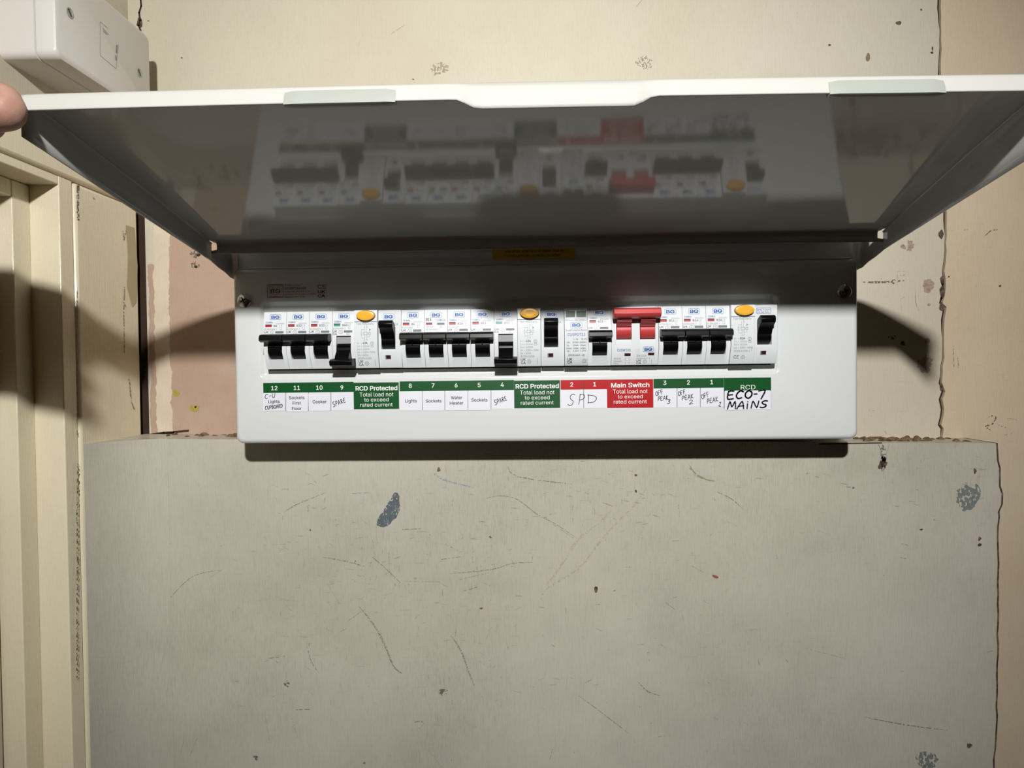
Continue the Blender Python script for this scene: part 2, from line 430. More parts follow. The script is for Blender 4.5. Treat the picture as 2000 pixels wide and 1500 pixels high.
# ------------------------------------------------------------------ the room
T = 0.085     # depth of the upper wall behind the cover's face
def jag(z0, z1, n, x, amp, seed):
    r = random.Random(seed); out = []; d = 0
    for i in range(n+1):
        d = 0.75*d + r.uniform(-amp, amp)*0.6
        out.append((x + d + r.uniform(-amp, amp)*0.25, z0 + (z1-z0)*i/n))
    return out
def panel(name, left, right, y0, y1, mat_, parent=None, loc=None, bev=0.0):
    """slab whose left and right edges are given polylines from bottom to top"""
    mb = MB(); n = max(len(left), len(right))
    def rs(p):
        if len(p) == n: return p
        return [(np.interp(i/(n-1), [0, 1], [p[0][0], p[-1][0]]), np.interp(i/(n-1), [0, 1], [p[0][1], p[-1][1]])) for i in range(n)]
    A, B = rs(left), rs(right)
    for i in range(n-1):
        a, b, c, d = A[i], B[i], B[i+1], A[i+1]
        mb.poly([(a[0], y0, a[1]), (b[0], y0, b[1]), (c[0], y0, c[1]), (d[0], y0, d[1])])
        mb.poly([(a[0], y1, a[1]), (a[0], y0, a[1]), (d[0], y0, d[1]), (d[0], y1, d[1])])
        mb.poly([(b[0], y0, b[1]), (b[0], y1, b[1]), (c[0], y1, c[1]), (c[0], y0, c[1])])
    a, b = A[-1], B[-1]; mb.poly([(a[0], y0, a[1]), (b[0], y0, b[1]), (b[0], y1, b[1]), (a[0], y1, a[1])])
    a, b = A[0], B[0]; mb.poly([(a[0], y1, a[1]), (b[0], y1, b[1]), (b[0], y0, b[1]), (a[0], y0, a[1])])
    return mb.build(name, mat_, parent, loc)
ZF, ZC = -1.45, 0.95
wall_back = thing('wall_back', (0, T, 0), kind='structure')
# crack between the two upper boards, measured at a few heights
crk = [(1838, 862), (1840, 838), (1836, 830), (1841, 800), (1838, 780), (1844, 765), (1836, 748), (1842, 700), (1843, 660), (1841, 625), (1845, 600), (1839, 592), (1845, 560), (1843, 530), (1846, 490), (1847, 430), (1845, 400), (1836, 170), (1835, 120), (1838, 95), (1836, 60), (1835, 0)]
crack = [(0.3505, ZF)] + [P(u, v, T) for u, v in crk] + [(0.3520, ZC)]
def dens(p, step=0.006, amp=0.0005, seed=3):
    r = random.Random(seed); out = [p[0]]
    for a, b in zip(p[:-1], p[1:]):
        n = max(1, min(60, int(abs(b[1]-a[1])/step)))
        for i in range(1, n+1):
            t = i/n; out.append((a[0]+(b[0]-a[0])*t + r.uniform(-amp, amp), a[1]+(b[1]-a[1])*t))
    return out
crack = dens(crack)
gapw = [0.0029 + 0.0008*math.sin(z*70) + 0.0003*math.sin(z*211+1) for x, z in crack]
panel('wall_panel', [(-0.3585, ZF), (-0.3585, ZC)], [(x-g*0.5, z) for (x, z), g in zip(crack, gapw)], T, T+0.014, M_cream, wall_back)
panel('wall_panel', [(x+g*0.5, z) for (x, z), g in zip(crack, gapw)], [(0.95, ZF), (0.95, ZC)], T+0.0006, T+0.014, M_cream2, wall_back)
mb = MB(); mb.box(-0.42, 0.96, T+0.0035, T+0.05, ZF, ZC); mb.build('backing', M_dark, wall_back)
mb = MB(); mb.box(-0.374, -0.3585, T+0.0002, T+0.02, 0.2345, ZC); mb.build('wall_panel', M_cream, wall_back)
mb = MB(); mb.cur = 0
for (u, v, w_, h_) in ((1838, 458, 7, 12), (1840, 548, 5, 12), (1840, 570, 6, 18), (1839, 600, 6, 12), (1838, 755, 4, 10), (273, 45, 7, 13)):
    x, z = P(u, v, T); k = 0.00046
    pts = []
    for i in range(9):
        a = i/9*6.283; r = random.uniform(0.6, 1)
        pts.append((x+math.cos(a)*w_*k*r, T-0.0002, z+math.sin(a)*h_*k*r))
    mb.poly(pts)
mb.build('chipped_edge', M_rawedge, wall_back)

# short crack at the upper left
mb = MB(); pts = [P(u, v, T) for u, v in ((277, -30), (275, 0), (276, 12), (272, 25), (274, 40), (271, 50), (275, 60))]
mb.ribbon(pts, 0.0016, lambda x, z: T-0.0003); mb.build('crack', M_dark, wall_back)

# the proud lower board with its ledge
BY = 0.042
ztop = lambda x: -0.0040 - 0.0128*x
right_edge = [(0.3710, ZF), (0.3712, -0.27)] + [P(u, v, BY) for u, v in ((1951, 1440), (1953, 1300), (1954, 1200), (1955, 1100), (1953, 1050), (1957, 1010), (1955, 1000), (1962, 985), (1963, 965), (1958, 950), (1957, 915), (1954, 900), (1953, 872))]
right_edge[-1] = (right_edge[-1][0], ztop(0.369))
right_edge = dens(right_edge, 0.008, 0.0004, 9)
le = [(-0.3625, ZF), (-0.3625, ztop(-0.3625))]
# left edge: same sample heights as the right edge
panel('lower_board', le, [(x-0.0028, z) for x, z in right_edge], BY, T+0.002, M_board, wall_back)
panel('board_edge', [(x-0.0028, z) for x, z in right_edge], [(x, z) for x, z in right_edge], BY+0.002, T+0.002, M_rawedge, wall_back)
mb = MB(); q = ((-0.3640, 0.0008), (-0.3617, -0.0010), (-0.3580, 0.0095), (-0.3510, 0.0215), (-0.3415, 0.0320), (-0.3300, BY-0.0030), (-0.3180, BY-0.0002), (-0.3180, BY+0.004), (-0.3640, BY+0.004))
n = len(q); mb.raw([(x, y, ZF) for x, y in q] + [(x, y, 0.0004) for x, y in q], [tuple(range(n)), tuple(range(2*n-1, n-1, -1))] + [(i, (i+1) % n, (i+1) % n+n, i+n) for i in range(n)])
mb.build('board_fillet', M_board, wall_back, smooth=True)
# debris along the ledge
mb = MB(); r = random.Random(5)
def lump(mb, x, y, z, sx, sy, sz, r):
    ring = []
    for k in range(3):
        zz = z + sz*k/2; f = (1, 0.8, 0.35)[k]
        ring.append([(x+math.cos(a)*sx*f*r.uniform(.7, 1.2), y+math.sin(a)*sy*f*r.uniform(.7, 1.1), zz) for a in [i/7*6.283 for i in range(7)]])
    mb.loft(ring, True, True)
for i in range(70):
    x = r.uniform(0.27, 0.355); x = x if r.random() < .6 else r.uniform(0.285, 0.325)
    lump(mb, x, r.uniform(BY+0.012, T-0.003), ztop(x)-0.0003, r.uniform(.001, .004), r.uniform(.002, .006), r.uniform(.0005, .0028), r)
for i in range(22):
    x = r.uniform(-0.34, -0.25)
    lump(mb, x, r.uniform(BY+0.02, T-0.003), ztop(x)-0.0003, r.uniform(.001, .005), r.uniform(.002, .005), r.uniform(.0005, .003), r)
d = mb.build('ledge_debris', M_debris, wall_back); d['kind'] = 'stuff'
# dark joint line under the ledge edge and broken paint
mb = MB()
for pts, w_ in (([(171, 861), (196, 858), (230, 853), (270, 851), (310, 846), (365, 841)], 0.0022), ([(205, 858), (262, 853)], 0.003), ([(290, 850), (345, 846)], 0.002)):
    mb.ribbon([P(u, v, T) for u, v in pts if u > 283] if pts[0][0] > 283 else [], w_, lambda x, z: T-0.0004) if pts[0][0] > 283 else None
q = [P(u, v, T) for u, v in ((284, 850), (300, 848), (320, 845), (340, 844), (368, 841))]
mb.ribbon(q, 0.0018, lambda x, z: T-0.0004)
mb.build('crack', M_dark, wall_back)

# marks on the walls (thin worn paint, one piece per mark)
def blob(name, u, v, ru, rv, y, mat_, parent=wall_back, n=22, jit=0.25, rot=0.0, seed=1):
    r = random.Random(seed*97+int(u)); k = (y-C0[1])/FPX; X, Z = P(u, v, y); mb = MB(); pts = []; n = n*2 if n > 12 else n
    ph = [r.uniform(0, 6.28) for _ in range(4)]
    for i in range(n):
        a = i/n*6.283; q = 1+jit*(0.5*math.sin(2*a+ph[0])+0.4*math.sin(3*a+ph[1])+0.35*math.sin(7*a+ph[2])+0.25*math.sin(13*a+ph[3]))+r.uniform(-jit, jit)*0.2
        dx, dz = math.cos(a)*ru*q*k, math.sin(a)*rv*q*k
        pts.append((X+dx*math.cos(rot)-dz*math.sin(rot), y-0.00025, Z+dx*math.sin(rot)+dz*math.cos(rot)))
    mb.poly([(X, y-0.00025, Z)] + [pts[0], pts[1]])
    mb.f.pop(); mb.m.pop(); mb.v = []
    c_ = (X, y-0.00025, Z); mb.raw([c_]+pts, [(0, i+1, (i+1) % n+1) for i in range(n)])
    return mb.build(name, mat_, parent)
def strokes(name, lst, y, mat_, parent=wall_back):
    mb = MB(); k = (y-C0[1])/FPX; off_ = 0.0002
    for pts, w_ in lst:
        if w_ <= 0: continue
        p = smooth_pts([P(u, v, y) for u, v in pts]); n = len(p); L_, R_ = [], []
        for i in range(n):
            a, b = p[max(i-1, 0)], p[min(i+1, n-1)]; l = math.hypot(b[0]-a[0], b[1]-a[1]) or 1
            h = w_*k/2*(1 - 0.75*abs(2*i/(n-1)-1)**3)*(0.8+0.4*random.random()); nx, nz = -(b[1]-a[1])/l*h, (b[0]-a[0])/l*h
            L_.append((p[i][0]-nx, y-off_, p[i][1]-nz)); R_.append((p[i][0]+nx, y-off_, p[i][1]+nz))
        mb.raw(L_+R_, [(i, i+1, n+i+1, n+i) for i in range(n-1)]); off_ += 0.000012 if len(lst) < 80 else 0.0000006
    o = mb.build(name, mat_, parent); return o
# navy smear and slate scuffs on the lower board
strokes('paint_smear', [([(774, 962), (770, 985), (762, 1003), (748, 1018), (738, 1024)], 26), ([(772, 975), (758, 1008)], 14), ([(750, 1012), (736, 1026)], 18)], BY, F_navy)
blob('scuff_mark', 1888, 972, 22, 22, BY, F_slate, seed=2, jit=.2)
strokes('scuff_mark', [([(1906, 945), (1911, 965), (1903, 985)], 8)], BY-0.0002, F_slate)
blob('scuff_mark', 1810, 1485, 22, 16, BY, F_slate, seed=4)
blob('chip', 1725, 893, 6, 22, BY, F_scuff, seed=5)
blob('chip', 1724, 905, 7, 12, BY, M_rawedge, seed=5, jit=.45)
strokes('scratch', [([(1716, 868), (1722, 885)], 3), ([(1737, 868), (1730, 890)], 1.5), ([(1726, 920), (1726, 935)], 1.2)], BY, M_rawedge)
for i, (u, v, a, b) in enumerate(((216, 1325, 3, 4.5), (212, 969, 3, 3), (1893, 1456, 5, 5), (1904, 920, 3, 5), (1913, 1052, 3, 4), (1913, 1064, 4, 3), (1799, 1034, 3, 2), (1242, 928, 3, 2), (1242, 959, 2, 3), (857, 917, 3, 5), (940, 1188, 3, 2), (1164, 1151, 4, 6), (1199, 1153, 3, 2), (712, 1490, 3, 2), (1667, 952, 3, 3), (1577, 925, 2, 2), (694, 1097, 3, 3), (958, 1049, 3, 3), (560, 1335, 6, 7), (865, 1352, 10, 7), (500, 1480, 6, 5), (303, 1197, 2, 2), (606, 1035, 2, 2))):
    blob('nail_hole', u, v, a, b, BY, M_rawedge if i < 12 else F_scuff, n=10, seed=i)
strokes('scratch', [([(1265, 950), (1240, 985), (1210, 1015), (1170, 1060), (1130, 1110), (1068, 1150), (1056, 1175)], 3.5),
    ([(1200, 990), (1160, 1030), (1130, 1052), (1085, 1120), (1065, 1145)], 5)], BY, F_pinkpaint)
strokes('scratch', [
    ([(320, 1225), (290, 1270), (262, 1320), (240, 1385)], 1.3), ([(432, 1113), (400, 1118), (370, 1130), (330, 1170), (262, 1250)], 1.3), ([(433, 1113), (408, 1129)], 1.6),
    ([(555, 1000), (580, 985), (636, 962)], 1.8), ([(700, 1182), (730, 1220), (752, 1260), (768, 1300), (785, 1315)], 4), ([(712, 1190), (680, 1212)], 3),
    ([(880, 1240), (900, 1270), (915, 1310), (927, 1340)], 3.2), ([(893, 1262), (905, 1280), (918, 1320)], 2), ([(950, 973), (975, 968), (1010, 975), (1050, 1005), (1080, 1020), (1125, 1050)], 1.6),
    ([(1040, 1008), (1070, 1011)], 2), ([(1068, 1015), (1122, 1052)], 1.8), ([(880, 1120), (960, 1112), (1000, 1100), (1040, 1098)], 1.6), ([(790, 1135), (860, 1136)], 1.4), ([(897, 1132), (955, 1118)], 1.6),
    ([(1130, 1358), (1180, 1395), (1228, 1432)], 1.4), ([(1400, 960), (1430, 975), (1452, 995)], 1.6), ([(1245, 1330), (1265, 1350), (1290, 1358)], 2), ([(1248, 1345), (1280, 1350)], 1.5),
    ([(1351, 1105), (1373, 1117)], 1.8), ([(1300, 1176), (1318, 1190)], 2.5), ([(1289, 1257), (1300, 1265)], 3), ([(1285, 1438), (1310, 1436)], 2), ([(1420, 1018), (1440, 1028)], 1.5), ([(1480, 1288), (1484, 1300)], 3.5), ([(1534, 1287), (1542, 1296)], 2),
    ([(810, 1410), (822, 1408), (832, 1415)], 3), ([(1080, 1460), (1074, 1482)], 4), ([(835, 1462), (865, 1500)], 2.5), ([(708, 1357), (708, 1375)], 1.2), ([(520, 1402), (526, 1445)], 1.8), ([(570, 1400), (582, 1440)], 2.5),
    ([(632, 1088), (668, 1094), (715, 1106)], 1.6), ([(514, 1065), (560, 1062)], 1.2), ([(718, 1080), (745, 1102), (785, 1140)], 1.3), ([(870, 1062), (900, 1078)], 2), ([(862, 1092), (905, 1086)], 3), ([(900, 1155), (932, 1146)], 3.5), ([(786, 1033), (822, 1032)], 3),
    ([(990, 933), (1060, 930)], 1), ([(990, 905), (1010, 930), (1117, 945)], 1.2), ([(640, 1140), (665, 1180)], 1.3), ([(558, 1180), (572, 1195)], 2), ([(1570, 1265), (1650, 1285)], 1.2), ([(1690, 1400), (1770, 1415), (1850, 1425)], 1.5), ([(1920, 1275), (1938, 1270)], 1.5),
    ([(600, 1260), (608, 1290), (622, 1312)], 2), ([(525, 1285), (560, 1280)], 3), ([(578, 1385), (606, 1384)], 5), ([(386, 1440), (372, 1475)], 1.4), ([(362, 1430), (352, 1480)], 1), ([(1590, 1032), (1620, 1044)], 1.2)], BY, F_scuffx)
strokes('scratch', [([(1344, 905), (1358, 925), (1378, 936), (1398, 940)], 3), ([(1346, 914), (1350, 918)], 5)], BY, flaky('olive_scratch', srgb(130, 128, 84), srgb(160, 158, 120), .44, 500))
strokes('scratch', [([(845, 922), (862, 935), (885, 942), (925, 952)], 3), ([(688, 964), (720, 962)], 5)], BY, F_blue)
blob('paint_fleck', 1397, 1126, 6, 3, BY, mat('red_fleck', srgb(150, 90, 88), .6), rot=-.4, n=10)
rs_ = random.Random(11); hatch = []
for (cu_, cv_, su_, sv_, n_, kind_) in ((690, 1070, 90, 60, 60, 0), (800, 1120, 130, 70, 70, 1), (1180, 1010, 80, 50, 45, 1), (950, 1280, 130, 90, 60, 0), (560, 1290, 70, 70, 30, 0), (1000, 1100, 220, 120, 70, 1), (560, 980, 70, 50, 30, 0), (1350, 1300, 160, 110, 40, 0), (1700, 960, 120, 60, 30, 2), (1250, 960, 120, 30, 24, 2)):
    for _ in range(n_):
        u = rs_.gauss(cu_, su_); v = rs_.gauss(cv_, sv_)
        if v < 912 or v > 1495 or u < 240 or u > 1930: continue
        ang = {0: rs_.choice((0.05, 1.57, -0.5, 0.6, 1.2)), 1: rs_.choice((1.57, 1.57, 0.0)), 2: 0.3}[kind_] + rs_.gauss(0, .15); L_ = rs_.uniform(3, 17)
        du, dv = math.cos(ang)*L_/2, math.sin(ang)*L_/2
        hatch.append(([(u-du, v-dv), (u+rs_.uniform(-1, 1), v+rs_.uniform(-1, 1)), (u+du, v+dv)], rs_.choice((0.6, 0.8, 1.0, 1.8))))
o = strokes('fine_scratches', hatch, BY, flaky('fine_scratch', srgb(156, 150, 134), srgb(174, 168, 152), 0.50, 1100)); o['kind'] = 'stuff'
# chips and stains on the upper wall
blob('paint_chip', 1813, 558, 11, 12, T, M_chip_pink, seed=7, jit=.2)
blob('paint_chip', 1806, 712, 15, 13, T, M_chip_pink, seed=8, jit=.3)
blob('paint_chip', 1811, 665, 5, 5, T, M_chip_pink, seed=9, jit=.15)
blob('paint_chip', 1814, 595, 3, 3, T, M_chip_pink, n=9, jit=.15)
blob('paint_chip', 1778, 480, 7, 8, T, M_chip_pink, seed=10, jit=.45); blob('paint_chip', 1764, 482, 5, 4, T, M_chip_pink, seed=11, jit=.4)
blob('paint_chip', 1695, 112, 4, 8, T, mat('brown_chip', srgb(140, 120, 92), .8), seed=12, jit=.15, rot=-.2)
for i, (u, v, a, b) in enumerate(((1755, 45, 5, 4), (1799, 19, 2, 2), (1820, 103, 3, 2), (1821, 95, 1.5, 4), (1620, 88, 3, 1.5), (1763, 671, 5, 4), (1742, 659, 8, 4), (1953, 558, 2, 2), (1853, 540, 2, 1), (355, 113, 2, 1.5), (807, 155, 2, 1), (290, 41, 1.5, 1))):
    blob('nail_hole', u, v, a, b, T, F_scuff if i in (6,) else M_rawedge, n=10, seed=i+30)
blob('scuff_mark', 858, 134, 15, 13, T, flaky('plaster_pit', srgb(150, 136, 110), srgb(180, 166, 140), .52, 520), seed=13)
blob('scuff_mark', 1258, 122, 15, 12, T, flaky('pitted_paint', srgb(120, 110, 90), srgb(150, 138, 116), .56, 900), seed=14)
blob('scuff_mark', 380, 496, 9, 7, T, F_scuff, seed=15); blob('scuff_mark', 381, 517, 8, 7, T, F_scuff, seed=16)
blob('screw_hole', 388, 498, 4, 3, T-.0001, M_dark, n=9); blob('screw_hole', 383, 521, 3, 3, T-.0001, M_dark, n=9)
blob('paint_fleck', 344, 768, 7, 6, T, F_yel, seed=17); blob('paint_fleck', 380, 798, 9, 7, T, F_yel, seed=18)
blob('screw_hole', 382, 795, 2.5, 2, T-.0001, M_dark, n=9)
blob('scuff_mark', 1745, 595-45, 3, 5, T, F_scuff)
strokes('scuff_mark', [([(1683, 551), (1725, 551), (1767, 548)], 4), ([(1752, 530), (1768, 530)], 1.2), ([(1752, 538), (1768, 537)], 3), ([(1752, 531), (1753, 556)], 1.5), ([(1720, 535), (1722, 548)], 4)], T, F_scuff)
strokes('scratch', [([(1788, 566), (1788, 590), (1795, 608)], 1.2), ([(1758, 571), (1761, 610)], 1), ([(1760, 583), (1766, 580)], 2), ([(1761, 629), (1766, 629)], 3), ([(1808, 690), (1810, 715)], 4), ([(1820, 700), (1815, 715)], 2),
    ([(1760, 70), (1790, 48)], 0), ([(763, 67), (790, 49)], 1.8), ([(1242, 14), (1254, 0)], 1.6), ([(1557, 22), (1558, 48)], 1.1), ([(700, 90), (704, 78)], 1), ([(1862, 675), (1863, 718)], 3), ([(1870, 695), (1872, 720)], 2), ([(1922, 462), (1935, 450), (1950, 448)], 2), ([(1880, 449), (1890, 448)], 2), ([(1711, 638), (1745, 650)], 1)], T, F_scuffx)
strokes('scuff_mark', [([(1925, 820), (1935, 812), (1945, 815), (1938, 828), (1925, 832), (1935, 840)], 2.5), ([(1950, 830), (1965, 835)], 2), ([(1968, 817), (1985, 819)], 1.5), ([(1960, 850), (1980, 845)], 2), ([(1725, 838), (1732, 848)], 2), ([(1690, 830), (1705, 835)], 1.5), ([(1695, 800), (1710, 803)], 1.2), ([(1700, 812), (1708, 812)], 1)], T, F_scuff)

# joints around the cracked ledge, right-hand side
mb = MB(); mb.ribbon([P(u, v, BY) for u, v in ((1600, 867), (1660, 866), (1722, 865))], 0.0009, lambda x, z: BY-0.0003)
mb.build('crack', M_dark, wall_back)

# left wall, door frame (a doorway in the left wall, seen edge-on)
wall_left = thing('wall_left', (-0.37, -0.5, 0), kind='structure')
mb = MB(); mb.box(-0.42, -0.370, -1.6, T+0.05, 0.235, ZC); mb.build('wall_panel', M_cream, wall_left)
mb = MB(); mb.box(-0.45, -0.405, -1.6, -0.90, ZF, 0.235); mb.build('wall_panel', M_plain, wall_left)
door = thing('door_1', (-0.38, -0.02, ZF), kind='structure')
def stile(name, x0, x1, y0, y1, z0, z1, bev, m=M_frame):
    mb = MB(); mb.box(x0, x1, y0, y1, z0, z1); return mb.build(name, m, door, bevel=bev, bseg=3)
zh = 0.206
stile('frame_post', -0.45, -0.3620, -0.0035, 0.0795, ZF, zh-0.0005, 0.0028)
stile('inner_post', -0.45, -0.3636, -0.0190, -0.0042, ZF, zh, 0.0008)
stile('door_stop', -0.45, -0.3865, -0.0365, -0.0190, ZF, 0.1990, 0.0008)
stile('frame_header', -0.45, -0.3620, -1.0, T-0.002, zh+0.0005, 0.2340, 0.0028)
stile('inner_header', -0.45, -0.3637, -1.0, -0.0192, 0.1993, zh, 0.0008)
stile('header_stop', -0.45, -0.3866, -1.0, -0.0367, 0.1865, 0.1990, 0.0008)
stile('door_leaf', -0.445, -0.402, -0.90, -0.038, ZF+0.005, 0.185, 0.002, M_door)
# dried paint drips and cracks on the post
def xstroke(lst, x, mat_, name='scratch'):
    mb = MB()
    for pts, w_ in lst:
        pp = [PX(u, v, x) for u, v in pts]
        for a, b in zip(pp[:-1], pp[1:]):
            mb.poly([(x+0.0002, a[0]-w_, a[1]), (x+0.0003, a[0]+w_, a[1]), (x+0.0003, b[0]+w_, b[1]), (x+0.0003, b[0]-w_, b[1])])
    return mb.build(name, mat_, door)
xstroke([([(152, 360), (151, 400), (152, 430)], 0.0015), ([(150, 560), (149, 700), (150, 850)], 0.0004), ([(152, 905), (150, 1000), (151, 1100), (150, 1200), (150, 1330)], 0.0010)], -0.3620, F_scuff)
xstroke([([(243, 560), (241, 610), (243, 690)], 0.0007), ([(240, 450), (242, 470), (248, 440)], 0.0008), ([(182, 385), (184, 390)], 0.0012), ([(252, 740), (256, 785), (262, 800)], 0.001), ([(242, 525), (247, 527)], 0.001), ([(240, 590), (246, 600)], 0.001)], -0.3620, F_scuffx)
# filler patch between the post and the wall, lower-left
mb = MB(); pts = [PX(u, v, -0.362) for u, v in ((246, 440), (262, 445), (268, 520), (266, 590), (258, 600), (248, 560), (250, 500))]
mb.poly([(-0.3616, y, z) for y, z in pts]); mb.build('filler_patch', mat('olive_old_paint', srgb(176, 164, 128), .35), door)

# rest of the cupboard
def slab(name, *b, m=M_plain):
    mb = MB(); mb.box(*b); o = mb.build(name, m, loc=(0, 0, 0)); o['kind'] = 'structure'; return o
slab('wall_right', 0.95, 1.0, -1.6, T+0.05, ZF, ZC)
slab('wall_rear', -0.45, 1.0, -1.65, -1.6, ZF, ZC)
slab('floor', -0.45, 1.0, -1.65, T+0.05, ZF-0.05, ZF, m=M_floor)
slab('ceiling', -0.45, 1.0, -1.65, T+0.05, ZC, ZC+0.05, m=M_plain)

# ------------------------------------------------------------------ junction box on the left wall
jb = thing('junction_box', (-0.37, -0.0075, 0.274), 'white plastic junction box with screwed cover, on the wall above the door frame', 'junction box')
Y0, Y1, Z0, Z1 = -0.065, 0.050, 0.2735, 0.3425
def xl(y0, y1, z0, z1, r, x, n=6):
    return [(x, p[0], p[2]) for p in rrect(y0, y1, z0, z1, r, 0, n)]
mb = MB(); mb.loft([xl(Y0, Y1, Z0, Z1, 0.005, -0.3702), xl(Y0, Y1, Z0, Z1, 0.005, -0.3455), xl(Y0+.001, Y1-.001, Z0+.001, Z1-.001, 0.004, -0.3448)], True, True)
mb.build('base', M_jbox, jb, smooth=True)
mb = MB(); mb.loft([xl(Y0, Y1, Z0, Z1, 0.006, -0.3440), xl(Y0, Y1, Z0, Z1, 0.006, -0.3325), xl(Y0+.0008, Y1-.0008, Z0+.0008, Z1-.0008, 0.0055, -0.3308), xl(Y0+.0025, Y1-.0025, Z0+.0025, Z1-.0025, 0.004, -0.3300)], True, True)
mb.build('cover', M_jbox, jb, smooth=True)
mb = MB(); mb.loft([xl(Y0+.0012, Y1-.0012, Z0+.0012, Z1-.0012, 0.005, -0.3449), xl(Y0+.0012, Y1-.0012, Z0+.0012, Z1-.0012, 0.005, -0.3439)])
mb.build('seal_joint', M_slot, jb)
for (u, v) in ((136, 25), (272, 142)):
    y, z = PX(u, v, -0.33)
    mb = MB(); ring = lambda x, r: [(x, y+r*math.cos(a), z+r*math.sin(a)) for a in [i/16*6.283 for i in range(16)]]
    mb.loft([ring(-0.3300, 0.0036), ring(-0.3296, 0.0036), ring(-0.3296, 0.0028), ring(-0.3299, 0.0026)], False, True)
    s_ = mb.build('screw', M_clip, jb, smooth=True)
    mb = MB(); ca, sa = math.cos(-.9), math.sin(-.9)
    q = [(-.0026, -.0006), (.0026, -.0006), (.0026, .0006), (-.0026, .0006)]
    mb.poly([(-0.32965, y+a*ca-b*sa, z+a*sa+b*ca) for a, b in q]); mb.build('slot', M_slot, s_, local=False) if False else None
    o = mb.build('slot', M_slot, jb); 
    mb = MB(); mb.poly([(-0.3297, y+.0036*math.cos(a)+.0006, z+.0036*math.sin(a)+.0009) for a in [i/16*6.283 for i in range(16)]])
mb = MB()
def jline(pts, w_):
    pp = [PX(u, v, -0.33) for u, v in pts]
    for a, b in zip(pp[:-1], pp[1:]):
        L_ = math.hypot(b[0]-a[0], b[1]-a[1]); nx, nz = -(b[1]-a[1])/L_*w_, (b[0]-a[0])/L_*w_
        mb.poly([(-0.3297, a[0]-nx, a[1]-nz), (-0.3297, b[0]-nx, b[1]-nz), (-0.3297, b[0]+nx, b[1]+nz), (-0.3297, a[0]+nx, a[1]+nz)])
jline([(195, 42), (195, 108), (226, 134), (231, 86)], 0.00012); jline([(195, 42), (210, 55)], 0.00012)
jline([(228, 88), (227, 104)], 0.0005); jline([(226, 108), (226, 118)], 0.0005); jline([(200, 55), (212, 68)], 0.0002); jline([(201, 60), (209, 68)], 0.0002)
mb.build('moulded_marking', M_grey, jb)

# ------------------------------------------------------------------ consumer unit
W = 0.24016
cu = thing('consumer_unit', (0, T, 0), 'white steel consumer unit with its lid raised, mounted on the wall', 'fuse box')
mb = MB(); X = W-0.0018; t_ = 0.0012; ZT = 0.200
mb.box(-X, X, -0.0284, 0.0060, 0.1560, 0.1572); mb.box(-X, X, -0.0284, -0.0262, 0.1515, 0.1572)  # unseen sheet and strip behind the hinge, added to block torch light
mb.box(-X, -X+t_, 0.006, T, 0.002, ZT); mb.box(X-t_, X, 0.006, T, 0.002, ZT)
mb.box(-X, X, 0.006, T, 0.002, 0.002+t_); mb.box(-X, X, 0.006, T, ZT-t_, ZT); mb.box(-X, X, T-t_, T, 0.002, ZT)
mb.box(-X, X, 0.0055, 0.0065, 0.132, ZT)
mb.build('back_box', M_steel, cu)
# DIN rail
mb = MB(); mb.box(-0.215, 0.176, 0.0405, 0.0415, 0.062, 0.097); mb.box(-0.215, 0.176, 0.0415, T-t_, 0.074, 0.076)
mb.build('mounting_rail', M_chrome, cu)
# front cover with a pressed recess and the opening for the devices
ZT2 = 0.1372; DX0, DX1, DZ0, DZ1 = -0.2135, 0.1755, 0.0570, 0.1020
mb = MB()
rr = lambda g, y, r: rrect(-W+g, W-g, g, ZT2-g, r, y)
loops = [rr(0, 0.016, 0.0055), rr(0, 0.0035, 0.0055)]
for k in range(1, 6):
    a = k/5*math.pi/2; loops.append(rr(0.0035*(1-math.cos(a)), 0.0035*(1-math.sin(a)), 0.0055 - 0.001*k/5))
RX0, RX1, RZ0, RZ1 = -0.2205, 0.1815, 0.0495, 0.1115
for g, y, r in ((0, 0, .005), (0.0008, 0.0002, .0046), (0.0016, 0.0008, .0040), (0.0030, 0.0024, .003), (0.0038, 0.0029, .0022), (0.0046, 0.0030, .0016)):
    loops.append(rrect(RX0+g, RX1-g, RZ0+g, RZ1-g, r, y))
loops.append(rrect(DX0, DX1, DZ0, DZ1, 0.0005, 0.003)); loops.append(rrect(DX0, DX1, DZ0, DZ1, 0.0005, 0.0045))
mb.loft(loops); cover = mb.build('front_cover', M_steel, cu, smooth=True)
# cover screws: pan heads with cross recess
def screw(x, z, rot):
    mb = MB(); n = 28; ring = lambda y, r: [(x+r*math.cos(i/n*6.28318), y, z+r*math.sin(i/n*6.28318)) for i in range(n)]
    R_ = 0.0053
    lp = [ring(0, R_*1.0), ring(-.0008, R_*1.0)]
    for k in range(1, 6):
        a = k/6*math.pi/2; lp.append(ring(-.0008-.0024*math.sin(a), R_*math.cos(a)*0.98+0.0003))
    mb.loft(lp, False, True); s_ = mb.build('screw', M_chrome, cu, smooth=True)
    mb = MB()
    for q in (rot, rot+math.pi/2):
        c_, s__ = math.cos(q), math.sin(q); pr = []
        for a, b in ((-.0027, -.0005), (.0027, -.0005), (.0027, .0005), (-.0027, .0005)):
            rad = math.hypot(a, b); pr.append((x+a*c_-b*s__, -.0034 + (rad/R_)**2*0.0016, z+a*s__+b*c_))
        ctr1 = (x-.0005*s__, -.00345, z+.0005*c_); ctr2 = (x+.0005*s__, -.00345, z-.0005*c_)
        mb.raw([pr[0], ctr2, ctr1, pr[3], pr[1], pr[2]], [(0, 1, 2, 3), (1, 4, 5, 2)])
    o = mb.build('cross_slot', M_slot, cu); 
    return s_
screw(-0.2307, 0.1118, 0.5); screw(0.2292, 0.1118, 0.35)

